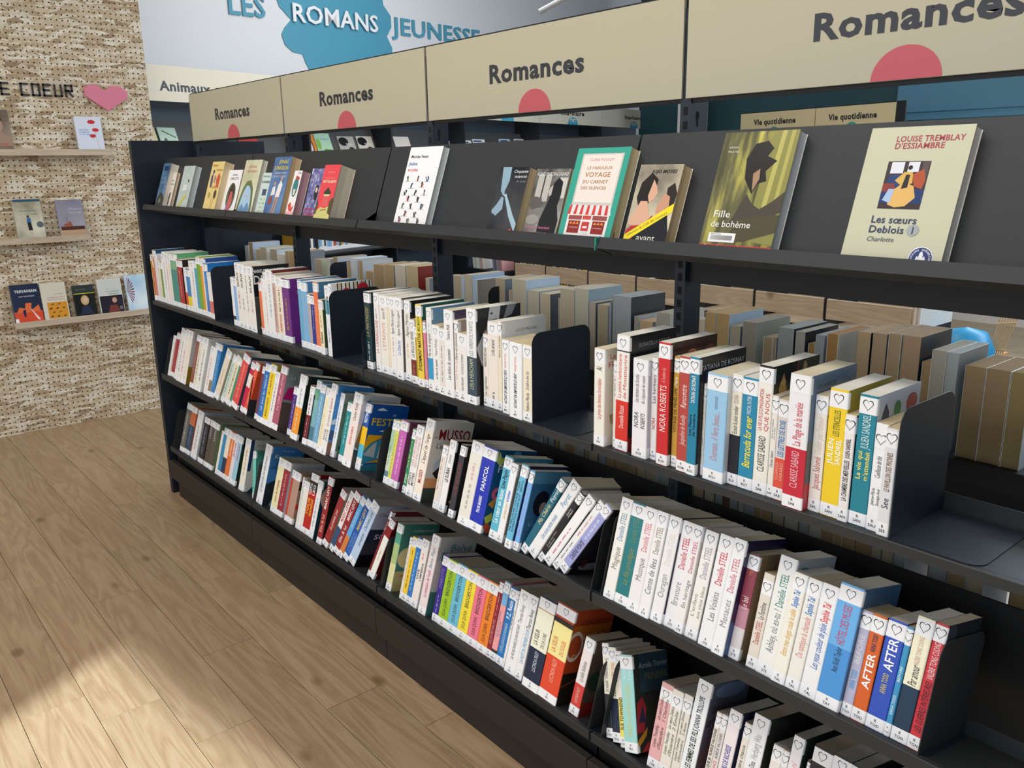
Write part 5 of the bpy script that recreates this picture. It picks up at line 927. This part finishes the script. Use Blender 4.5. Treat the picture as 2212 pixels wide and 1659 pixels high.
# ---- bookends and dividers
def bookend(r, X, hgt, base, lab, M=None):
    mb = MB(); R_ = .028; dd = .197; poly = [(0.002, 0), (dd, 0)]
    for cx, cz, t0 in ((dd - R_, hgt - R_, 0), (R_ + .002, hgt - R_, 90)):
        for k in range(7): t = math.radians(t0 + 15 * k); poly.append((cx + R_ * math.cos(t), cz + R_ * math.sin(t)))
    root = empty('bookend', M if M is not None else frame(r, X, .003, .0004)); tag(root, lab, 'bookend', 'steel bookends')
    mb.extrude(poly, lambda a, b_, d: (d, a, b_), 0, .0016, STEELN if r == 1 else STEEL); mb.build('upright_plate', root)
    mb = MB(); poly = [(0.0016, .004), (base - .025, .004)]
    for k in range(7): t = math.radians(-90 + 15 * k); poly.append((base - .025 + .025 * math.cos(t), .029 + .025 * math.sin(t)))
    poly += [(base, .19), (.0016, .19)]
    mb.extrude(poly, lambda a, b_, d: (a, b_, d), 0, .0012, STEELN); mb.build('base_plate', root)
for kind, r, X in FIX:
    bay = min(3, max(0, int(X)))
    if kind == 'bookend': bookend(r, X, .222 if r == 1 else .178, .145 if r == 1 else .022, f'black steel bookend closing the books on the {ROWN[r]}, {BAYN[bay]} bay')
    else: bookend(r, X, .13 if kind == 'plate' else .2, .012, f'black steel divider before the books on the {ROWN[r]}, {BAYN[bay]} bay' if X < 3.7 else 'black steel divider right of the dark covered book, middle shelf, nearest bay')
# ---- face-out books on the sloping display ledge
AL = math.radians(19.4); DN = Vector((0, -math.cos(AL), math.sin(AL))); DU = Vector((0, math.sin(AL), math.cos(AL))); DP = Vector((0, .069, 1.464))
for l in DISP.strip().split('\n'):
    X, w_, z, t, cov, pg, desc, key = l.split('|'); X, w_, z, t = map(float, (X, w_, z, t)); t = max(t, .009)
    o = DP + DU * -.0215 + Vector((X, 0, 0)) + DN * .0012
    M = Matrix(((DN.x, 1, DU.x, o.x), (DN.y, 0, DU.y, o.y), (DN.z, 0, DU.z, o.z), (0, 0, 0, 1)))
    cm_ = ARTM.get(key) or mat(cov, .25, kind='cover')
    book(M, t, z + .0215, w_, cov, cm_, f'{desc} book standing face out on the sloping display ledge', 'book', 'face-out books on the display ledge', (), False, '', ARTS.get(key), rnd, pages=page_mat('page_edges_' + key, pg, pg), name='display_book')
# ---- books on the rear side, seen from their page edges
def rear_book(X, wd, h, pg, cv, zt, lab, grp):
    M = Matrix.Translation((X + wd, .652, zt + .0003)) @ Matrix.Rotation(math.pi, 4, 'Z')
    book(M, wd, h, .15, cv, cv, lab, 'book', grp, pages=mat(pg, .85, .2, kind='page_edge'), simple=True, rnd=rnd, name='rear_book')
RL = [l.split(',') for l in REAR.strip().split('\n')]
def hue(h):
    a, b_, c = (int(h[i:i + 2], 16) for i in (0, 2, 4)); l_ = (a + b_ + c) / 3
    t = 'dark' if l_ < 100 else 'mid' if l_ < 150 else 'light'
    return t + (' blue-grey' if c > a + 3 else ' tan' if a > c + 28 else ' cream')
cnt = {}
for i, (X, wd, h, pg, cv) in enumerate(RL):
    X, wd, h = float(X), float(wd), float(h); bay = BAYN[min(3, max(0, int(X)))]
    hw = 'tall' if h > .236 else 'low' if h < .21 else 'middling'; ww = 'thick' if wd > .05 else 'slim' if wd < .03 else 'medium'
    p_ = hue(RL[i - 1][3]) if i else 'the post'; n_ = hue(RL[i + 1][3]) if i + 1 < len(RL) else 'the frame edge'
    lab = f'{ww} {hw} book with {hue(pg)} page edges, {bay} bay rear, beside {p_}'
    cnt[lab] = cnt.get(lab, 0) + 1
    if cnt[lab] > 1: lab = f'{ww} {hw} {hue(pg)} page edges, {bay} bay rear, left of {n_} ones'
    cnt[lab] = cnt.get(lab, 0) + 1
    if cnt[lab] > 1 and lab.find('left of') > 0: lab = f'{ww} {hw} {hue(pg)} rear book about {int(X * 100) % 100} centimetres into the {bay} bay'
    if X > .6 and X < .72: continue
    rear_book(X, wd, h, pg, cv or ['D8D4CC', 'B8C0C8', '888E98'][i % 3], 1.014, lab, 'page-edge-on books on the rear upper shelf')
x = .06; r2 = random.Random(5); mb = MB()
while x < 3.93:
    wd = r2.uniform(.02, .045); hh = r2.uniform(.2, .24); pm = mat(r2.choice(['A8926C', 'B0A88E', '9AA4A8', 'A08A68', 'B4B4AC']), .85, .2, kind='page_edge'); cm2 = mat(r2.choice(['C8C8C8', 'A8B4C0', '806858', 'D0C8B8', '485868']))
    if abs((x + wd / 2) % 1) > .03: mb.box(x + .001, x + wd - .002, .502, .65, .621, .62 + hh, pm); mb.box(x, x + .0008, .5, .65, .62, .621 + hh, cm2); mb.box(x + wd - .0018, x + wd - .001, .5, .65, .62, .621 + hh, cm2)
    x += wd + (r2.random() < .06) * .05
tag(mb.build('page_edge_row'), 'page edges of books glimpsed beneath the upper shelf on the rear side', 'books', kind='stuff')
for X, z in ((.965, .2), (2.06, .2)):
    bookend(1, X, .215, .01, f'black rounded bookend among the rear page edges, {BAYN[int(X)]} bay', M=Matrix.Translation((X, .655, 1.0145)) @ Matrix.Rotation(math.pi, 4, 'Z'))
# ================================================================ chipboard wall: ledges, books, letters, heart
def ledge(y0, y1, z, lab):
    root = empty('picture_ledge', Matrix.Translation((-1.765, y0, z))); tag(root, lab, 'shelf', 'wooden picture ledges')
    mb = MB(); mb.box(0, .075, 0, y1 - y0, -.012, 0, LEDGEW, bev=.001); mb.build('ledge_board', root)
    mb = MB(); mb.box(.0755, .0875, 0, y1 - y0, -.03, .008, LEDGEW, bev=.001); mb.build('front_lip', root)
ledge(-.9, .375, 1.758, 'top wooden ledge on the chipboard wall, under the heart')
ledge(-.9, .18, 1.232, 'middle wooden ledge on the chipboard wall')
ledge(-.325, .56, .716, 'lowest wooden ledge on the chipboard wall, holding five books')
for (y0, y1, z, h, key, cov, desc) in [(-.36, -.175, 1.758, .235, 'o1', '6A5A50', 'sepia portrait book at the photo edge, top ledge'),
    (.187, .342, 1.758, .205, 'o2', 'D8DEEC', 'pale book with three red poppies, top ledge'),
    (-.227, -.072, 1.232, .235, 'o3', 'B4AE98', 'sand book with a walking woman in blue, middle ledge'),
    (.012, .167, 1.232, .225, 'o4', '8C8898', 'mauve book with a stranded ship, middle ledge'),
    (-.315, -.155, .716, .235, 'o5', '26304A', 'navy book with orange flames, lowest ledge'),
    (-.148, -.003, .716, .23, 'o6', 'D8D2C2', 'cream book with orange bird pattern, lowest ledge'),
    (.036, .162, .716, .198, 'o7', '1C1E1E', 'black book with a blonde portrait, lowest ledge'),
    (.186, .336, .716, .225, 'o8', 'D0D2CC', 'white book with a dark-haired portrait, lowest ledge'),
    (.362, .52, .716, .235, 'o9', 'C8DCE8', 'pale blue book with red rays, lowest ledge')]:
    a = math.radians(9); o = Vector((-1.763 + .05, y0, z + .001)); t = .022
    Nn = Vector((math.cos(a), 0, math.sin(a))); Uu = Vector((-math.sin(a), 0, math.cos(a)))
    o = o - Nn * 0
    M = Matrix(((Nn.x, 0, Uu.x, o.x - .012), (0, 1, 0, o.y), (Nn.z, 0, Uu.z, o.z), (0, 0, 0, 1)))
    book(M, t, h, y1 - y0, cov, ARTM.get(key) or mat(cov, .25, kind='cover'), desc, 'book', 'books on the chipboard wall ledges', (), False, '', ARTS.get(key), rnd, name='wall_book')
LB = mat('2C2C30', .6, kind='letter')
def stroke(mb, pts, y, z, w_, h_, th=.014):
    for (a, b_), (c, d) in zip(pts, pts[1:]):
        dx, dz = (c - a) * w_, (d - b_) * h_; L_ = math.hypot(dx, dz) or 1; ux, uz = dx / L_, dz / L_; nx, nz = -uz * th / 2, ux * th / 2; e = th / 2
        y0, z0, y1, z1 = y + a * w_ - ux * e, z + b_ * h_ - uz * e, y + c * w_ + ux * e, z + d * h_ + uz * e
        mb.extrude([(y0 - nx, z0 - nz), (y1 - nx, z1 - nz), (y1 + nx, z1 + nz), (y0 + nx, z0 + nz)], lambda p, q, d_: (-1.765 + d_, p, q), .0, .008, LB)
LET = {'E': [[(1, 1), (0, 1), (0, 0), (1, 0)], [(0, .5), (.8, .5)]], 'C': [[(1, 1), (0, 1), (0, 0), (1, 0)]], 'O': [[(0, 0), (0, 1), (1, 1), (1, 0), (0, 0)]], 'U': [[(0, 1), (0, 0), (1, 0), (1, 1)]], 'R': [[(0, 0), (0, 1), (1, 1), (1, .5), (0, .5)], [(.35, .5), (1, 0)]], 'D': [[(0, 0), (0, 1), (.8, 1), (1, .8), (1, .2), (.8, 0), (0, 0)]]}
for w_, y in (('DE', -.245), ('COEUR', -.077)):
    for c in w_:
        mb = MB()
        for s_ in LET[c]: stroke(mb, s_, y, 2.085, .036, .064, .0105)
        tag(mb.build('wall_letter'), f'black cut-out letter {c} on the chipboard' if c != 'E' else ('black cut-out letter E before the gap, at the photo edge' if w_ == 'DE' else 'black cut-out letter E between O and U on the chipboard'), 'letter', 'cut-out wall letters'); y += .0617
y0, z0 = .402, 2.004
hp = [(0, 0), (-.125, .088), (-.13, .135), (-.095, .158), (-.055, .158), (-.008, .122), (.035, .155), (.085, .155), (.128, .125), (.125, .082)]
mb = MB(); mb.extrude([(y0 + a, z0 + b_ * .98) for a, b_ in hp], lambda p, q, d_: (-1.765 + d_, p, q), .001, .022, mat('DA7F94', .55, kind='paint')); tag(mb.build('wall_heart'), 'faceted pink heart mounted on the chipboard wall', 'heart')
mb = MB(); mb.box(-1.765, -1.755, .1, .35, .66, .83, mat('A8CCE0', .4)) if 0 else None
# ================================================================ childrens shelving along the far wall
FB = mat('3E4A58', .5, kind='steel'); FG = mat('4C4C4E', .5, kind='steel'); FD = mat('14181E', .6, kind='steel'); PALE = mat('EFE8D4', .5, kind='sign'); MON = mat('4AB0D0', .5, kind='print')
fnames = ['Animaux et nature', 'Animaux', 'Imaginaire', 'Imaginaire', 'Imaginaire', 'Policier']
edges = [-.05, 1.45, 2.45, 3.55, 4.94, 6.41, 8.06]
for k in range(6):
    s0, s1 = edges[k], edges[k + 1]
    bay = empty('childrens_bay', Matrix.Identity(4)); tag(bay, ['far wall bay behind the smallest sign, beside the chipboard', 'far wall bay behind the second sign, with bright picture books', 'far wall bay behind the joint of second and third signs', 'far wall bay under the leftmost pale sign with blue dome', 'far wall bay under the middle pale sign with blue dome', 'far wall bay right of the two blue-dome signs'][k], 'shelving', 'shelving bays along the far wall')
    mb = MB(); fbox(mb, s0 + .006, s1 - .006, 0, .012, 2.1, 2.34, PALE); sg = mb.build('sign_panel', bay)
    mb = MB(); fbox(mb, s0, s1, -.36, -.34, 0, 2.34, FB); fbox(mb, s0, s0 + .02, -.34, -.01, 0, 2.34, FD); mb.build('back_board', bay)
    mb = MB(); mb.quad([FR(s0 + .01, -.12, 1.62), FR(s1 - .01, -.12, 1.62), FR(s1 - .01, -.26, 1.985), FR(s0 + .01, -.26, 1.985)], FG)
    fbox(mb, s0 + .01, s1 - .01, -.13, -.0, 1.60, 1.62, FG); mb.build('display_shelf', bay)
    for z in (1.28, .91, .5): mb = MB(); fbox(mb, s0 + .01, s1 - .01, -.3, 0, z - .02, z, FD); mb.build('shelf', bay)
    tb = MB(); fn = lambda a, b_: FR(a, .0125, b_)
    if k == 0: put_text(tb, fnames[k], 'x', SIGNINK, fn, .1, .98, 2.205, .064, asp=(.4, 1.6), center=False)
    else:
        mid = {3: 4.3, 4: 5.68, 5: 7.3}.get(k, (s0 + s1) / 2)
        put_text(tb, fnames[k], 'x', SIGNINK, fn, mid - .32, mid + .32, 2.235, .055, asp=(.4, 1.6)) if k < 5 else put_text(tb, 'Imaginaire', 'x', SIGNINK, fn, 6.9, 7.66, 2.235, .05, asp=(.4, 1.6))
    tb.build('lettering', sg)
    if k in (3, 4, 5):
        tb = MB(); mid = {3: 4.3, 4: 5.68, 5: 7.3}[k]
        tb.quad([FR(mid + .12 * math.cos(t), .0125, 2.1 + .085 * math.sin(t)) for t in [math.pi * j / 14 for j in range(15)]], MON)
        for e in (-.035, .035):
            tb.quad([FR(mid + e + .03 * math.cos(t), .0135, 2.15 + .02 * math.sin(t)) for t in [2 * math.pi * j / 12 for j in range(12)]], mat('FFFFFF'))
            tb.quad([FR(mid + e + .012 * math.cos(t), .0145, 2.147 + .01 * math.sin(t)) for t in [2 * math.pi * j / 8 for j in range(8)]], INK)
        tb.build('blue_dome', sg)
mb = MB(); fbox(mb, 8.066, 9.4, 0, .012, 2.1, 2.34, PALE); tb = MB(); put_text(tb, 'Policier', 'b', SIGNINK, lambda a, b_: FR(a, .0125, b_), 8.4, 9.1, 2.235, .05, asp=(.4, 1.6)); sp_ = mb.build('far_sign'); tb.build('lettering', sp_); tag(sp_, 'pale sign cut off by the slotted post, past the blue-dome signs', 'sign')
FC = [(.04, .17, 1.935, 'E8E0A8', 'f1', 'pale yellow'), (.19, .34, 1.935, 'C8E4D4', 'f2', 'mint patterned'), (.88, 1.07, 1.865, 'C83830', 'f3', 'bright comic'), (1.48, 1.68, 1.925, 'E89030', 'f4', 'orange framed'), (1.69, 1.87, 1.925, 'B8DCC0', 'f5', 'green crocodile'), (1.96, 2.16, 1.905, 'B8B4AC', 'f6', 'grey smoky'), (2.2, 2.4, 1.91, 'D8D0C0', 'f6', 'black and white'), (2.45, 2.64, 1.89, 'F4E8B8', 'f1', 'glowing yellow'), (2.7, 2.92, 1.915, 'F0E8E0', 'f7', 'white portrait'), (3.31, 3.5, 1.885, 'D8E0F4', 'f8', 'white and blue'), (3.52, 3.7, 1.885, 'E8D8EC', 'f8', 'pinkish white'), (3.74, 3.92, 1.895, 'F0F0F0', 'f8', 'plain white'), (3.95, 4.17, 1.91, 'F4F4F4', 'f8', 'second plain white'), (4.45, 4.66, 1.92, 'C8DCE4', 'f8', 'pale blue'), (4.75, 4.95, 1.925, 'E8E4D8', 'f8', 'ivory')]
for s0, s1, zt, cov, key, desc in FC:
    a = math.radians(21); h = .25; t = .012
    U_ = -NV * math.sin(a) + Vector((0, 0, math.cos(a))); N_ = NV * math.cos(a) + Vector((0, 0, math.sin(a)))
    zb = zt - h * math.cos(a) - .005; tt = -.12 - (zb - 1.62) * .14 / .365
    o = FR(s0, tt, zb) + N_ * .002
    M = Matrix(((N_.x, DV.x, U_.x, o.x), (N_.y, DV.y, U_.y, o.y), (N_.z, DV.z, U_.z, o.z), (0, 0, 0, 1)))
    book(M, t, h, s1 - s0, cov, cov, f'{desc} book face out on the far wall display, above the black panel edge', 'book', 'face-out books on the far wall', (), False, '', ARTS.get(key), rnd, name='far_book')
r3 = random.Random(9); s = 1.2
while s < 2.35:                                              # spines glimpsed through the second bay
    t = r3.uniform(.012, .03); h = r3.uniform(.15, .21); cv = r3.choice(['7EB0D8', '2A3A5A', 'C89838', 'E8E4DC', '486848', 'A89CB0', 'C04838', '5A7890', 'E8E8E8', 'B8B0C8', 'D8D4CC', '88A0B8'])
    o = FR(s, -.02, .9305); M = Matrix(((DV.x, -NV.x, 0, o.x), (DV.y, -NV.y, 0, o.y), (0, 0, 1, o.z), (0, 0, 0, 1)))
    ro = book(M, t - .001, h, .13, 'EEEEF0:.2,' + cv, cv, 'thin spine in the row glimpsed under the display ledge, second bay', 'book', 'spines glimpsed on the far wall', simple=True, rnd=r3, name='far_book'); s += t
mb = MB(); fbox(mb, 1.0, 2.42, -.3, .012, .905, .93, FG); tag(mb.build('far_ledge'), 'thin dark ledge under the glimpsed row of spines', 'shelf')
# wall lettering: LES ROMANS JEUNESSE on a blue cloud
BL = mat('4E9CB8', .5, kind='paint')
WT = -.448
mb = MB()
cl = [(1.55, 3.45), (1.6, 3.0), (1.66, 2.86), (1.72, 2.8)]
for cx, cz, rs, rz, a0, a1 in ((2.05, 2.74, .34, .12, 150, 250), (2.35, 2.63, .3, .17, 180, 300)): cl += [(cx + rs * math.cos(math.radians(t)), cz + rz * math.sin(math.radians(t))) for t in range(a0, a1 + 1, 12)]
cl = [(1.54, 3.5), (1.56, 3.1), (1.62, 2.96), (1.74, 2.87), (1.66, 2.8), (1.62, 2.74), (1.65, 2.66), (1.73, 2.61), (1.84, 2.6), (1.87, 2.53), (1.95, 2.42), (2.2, 2.3), (2.6, 2.36), (2.85, 2.5), (2.99, 2.68), (3.0, 2.76), (2.93, 2.86), (3.0, 2.95), (3.0, 3.05), (2.9, 3.14), (2.86, 3.5)]
mb.extrude(cl, lambda a, b_, d: FR(a, WT + d, b_), 0, .006, BL); tag(mb.build('wall_cloud'), 'teal blue cloud shape on the white far wall', 'wall decoration')
for tx, s0, s1, zc, hh, m, lab, dt, sl in (('LES', 1.08, 1.47, 2.925, .17, BL, 'teal word LES left of the cloud on the far wall', .004, .03), ('ROMANS', 1.73, 2.8, 2.935, .15, mat('F2F4F8', .5, kind='paint'), 'white word ROMANS across the blue cloud', .02, .02), ('JEUNESSE', 3.03, 4.44, 2.975, .16, BL, 'teal word JEUNESSE right of the cloud', .004, .02)):
    vs, fs, wd = text_geo(tx, 'b'); sy = hh / .72; sx = (s1 - s0) / wd; tb = MB()
    fr_ = [FR(s0 + a * sx, WT + dt + .008, zc + (b_ - .36) * sy + sl * (a * sx)) for a, b_ in vs]; tb.add(fr_, fs, m)
    bk = [FR(s0 + a * sx, WT + dt, zc + (b_ - .36) * sy + sl * (a * sx)) for a, b_ in vs]
    n = len(vs); ed = {}
    for f in fs:
        for i in range(len(f)):
            e = (f[i], f[(i + 1) % len(f)]); ke = (min(e), max(e)); ed[ke] = ed.get(ke, 0) + 1
    i0 = len(tb.v); tb.v += [tuple(p) for p in bk]; mi = tb.mi(m)
    for (a, b_), c in ed.items():
        if c == 1: tb.f.append((a, b_, i0 + b_, i0 + a)); tb.m.append(mi)
    tag(tb.build('wall_word'), lab, 'lettering')
# ================================================================ low unit with pale wooden bins, seen through the shelves
BX = [-2.08, -1.63, -1.07, -.5, .14, .66, 1.23, 1.84]
unit = empty('bin_unit', Matrix.Identity(4)); tag(unit, 'low black unit with pale wooden bins, seen through the nearer bays', 'storage unit')
for i in range(7):
    mb = MB(); mb.box(BX[i] + .012, BX[i + 1] - .012, 4.07, 4.088, .565, .705, PALEWOOD, bev=.001); mb.build('bin_front', unit)
    mb = MB(); mb.box(BX[i] + .012, BX[i + 1] - .012, 4.09, 4.5, .5, .51, PALEWOOD); mb.box(BX[i] + .012, BX[i + 1] - .012, 4.49, 4.5, .5, .86, PALEWOOD); mb.build('bin_tray', unit)
mb = MB(); mb.box(-2.1, 1.84, 4.1, 4.5, .02, .49, FD)
for x in BX[:-1]: mb.box(x - .012, x + .012, 4.08, 4.5, .02, .72, FD)
mb.build('frame', unit)
mb = MB(); mb.box(1.845, 1.86, 4.07, 4.6, .56, .72, mat('E8E6E0', .5)); mb.box(1.86, 1.87, 4.07, 4.1, .56, .72, PALEWOOD); mb.box(1.845, 1.858, 4.1, 4.6, .0, .56, FD); mb.build('end_board', unit)
r4 = random.Random(21)
for b_i, cols in ((0, ['3A70B0', 'E8E4DC', 'D8B838']), (1, ['88A8D0', 'E8E8E8', 'C04030', '4A8048'])):
    x = BX[b_i] + .03; n = 0
    while x < BX[b_i + 1] - .04:
        t = r4.uniform(.008, .018)
        M = Matrix.Translation((x, 4.12, .512)); cv = r4.choice(cols + ['E8E4DC', '305830', 'E8D020', '2A3850'])
        book(M, t - .001, .24 + r4.uniform(-.01, .015), .2, cv, cv, 'thin picture book standing in a wooden bin, third bay gap', 'book', 'picture books in the wooden bins', simple=True, rnd=r4, name='picture_book'); x += t
for j, (cv, dz) in enumerate((('D8D8DC', 0), ('B8202C', .03), ('E8E8E8', .05), ('C02830', .07))):
    M = Matrix.Translation((-.78 + .03 * j, 4.15, .56 + dz)) @ Matrix.Rotation(math.radians(8 * j - 14), 4, 'Z') @ Matrix.Rotation(math.pi / 2, 4, 'Y')
    M = Matrix.Translation((-.85 + .03 * j, 4.14, .575 + dz)) @ Matrix.Rotation(math.radians(6 * j - 9), 4, 'Z') @ Matrix.Rotation(math.radians(82), 4, 'Y')
    book(M, .014, .3, .22, cv, cv, f'{["grey", "red", "white", "uppermost red"][j]} picture book lying askew in an open bin behind the third bay', 'book', 'picture books lying in the open bin', simple=True, rnd=r4, name='picture_book')
# tilted spines left of the bins
for (x0, cols) in ((-2.62, ['E8E4DC', 'B8D0C8', 'F0F0F0', 'C8E0D8', 'D8A8A0', 'E0E0E0']), (-2.30, ['8890A0', '687080', 'A89CA8', '9A8C98', 'C09090'])):
    for j, cv in enumerate(cols):
        M = Matrix.Translation((x0 + j * .03, 3.98, .62)) @ Matrix.Rotation(math.radians(-7), 4, 'Y')
        book(M, .026, .24, .16, cv, cv, f'thin leaning spine glimpsed right of the third post, {"left" if x0 < -2.5 else "right"} cluster', 'book', f'leaning spines glimpsed past the third post, {"left" if x0 < -2.5 else "right"} cluster', simple=True, rnd=r4, name='picture_book')
mb = MB(); mb.box(-2.75, -2.1, 3.95, 4.3, .0, .618, FD); tag(mb.build('low_cabinet'), 'low dark cabinet under the leaning spines', 'cabinet')
mb = MB(); n = 24; R_ = .16; cx, cy = 2.06, 4.36
vs = []; fs = []
prof = [(0, .02), (.13, .03), (.17, .12), (.185, .28), (.17, .45), (.12, .55), (0, .58)]
for k, (rr_, zz) in enumerate(prof):
    for j in range(n): t = 2 * math.pi * j / n; vs.append((cx + rr_ * math.cos(t), cy + rr_ * math.sin(t), zz))
for k in range(len(prof) - 1):
    for j in range(n): fs.append((k * n + j, k * n + (j + 1) % n, (k + 1) * n + (j + 1) % n, (k + 1) * n + j))
mb.add(vs, fs, mat('2E9CD0', .4)); tag(mb.build('pouf', smooth=True), 'bright blue rounded pouf at the end of the wooden bins', 'seat')
# wicker stand
WK = mat('D8B888', .6, kind='wicker'); wk = empty('wicker_chair', Matrix.Identity(4)); tag(wk, 'wicker chair piece with slanting rods, seen past the far floor', 'chair')
for j in range(7):
    mb = MB(); mb.tube((2.155 + j * .012, 4.5, .38), (2.20 + j * .018, 4.52, .72), .0045, WK); mb.build('rod', wk)
for z, dx in ((.42, .0), (.6, .03)):
    mb = MB(); mb.tube((2.15 + dx, 4.49, z), (2.25 + dx * 1.6, 4.49, z + .02), .006, WK); mb.build('binding', wk)
mb = MB(); mb.box(2.0, 2.2, 4.45, 4.7, .36, .385, mat('D89858', .6)); mb.build('seat', wk)
for a in ((2.02, 4.47), (2.18, 4.47), (2.02, 4.68), (2.18, 4.68)): mb = MB(); mb.tube((*a, 0), (*a, .365), .009, WK); mb.build('leg', wk)
# second sign row further back
C1 = Vector((-1.7319, 7.172, 0)); D2 = Vector((1.931, -.289, 0)).normalized(); N2 = Vector((D2.y, -D2.x, 0))
T2 = Matrix(((D2.x, -N2.x, 0, C1.x), (D2.y, -N2.y, 0, C1.y), (0, 0, 1, 0), (0, 0, 0, 1)))
PALE2 = mat('E2D2A4', .5, kind='sign')
for k, (s0, s1, t0, t1) in enumerate(((0, 1.025, .2, .78), (1.035, 1.95, 1.2, 1.76))):
    root = empty('rear_bay', Matrix.Identity(4)); tag(root, ['back row bay under the left of two yellowish signs', 'back row bay under the right of two yellowish signs'][k], 'shelving', 'shelving bays before the teal wall')
    mb = MB(); mb.box(s0, s1, 0, .012, 1.93, 2.15, PALE2, T=T2); sg = mb.build('sign_panel', root)
    mb = MB(); mb.box(s0 - .01, s1 + .01, .02, .4, 0, 1.92, FD, T=T2); mb.box(s0 - .01, s1 + (.1 if k else .01), .013, .03, 1.9, 2.16, FD, T=T2); mb.build('body', root)
    tb = MB(); put_text(tb, 'Vie quotidienne', 'x', SIGNINK, lambda a, b_: T2 @ Vector((a, -.002, b_)), t0, t1, 2.052, .06, asp=(.4, 1.5)); tb.build('lettering', sg)
    tb = MB(); mid = (t0 + t1) / 2; tb.quad([T2 @ Vector((mid + .075 * math.cos(t), -.002, 1.93 + .065 * math.sin(t))) for t in [math.pi * j / 14 for j in range(15)]], mat('3AA898', .5, kind='print')); tb.build('green_dome', sg)
# slim ceiling spotlight bar seen at the top edge
mb = MB(); mb.tube((-.12, 2.66, 2.585), (.03, 2.82, 2.69), .018, mat('C8CCD0', .4, metal=.6), 10); mb.tube((-.02, 2.77, 2.68), (-.02, 2.77, 4.2), .006, mat('C8CCD0', .4), 6); tag(mb.build('spotlight_bar'), 'slim grey spotlight hanging at the top edge', 'lamp')
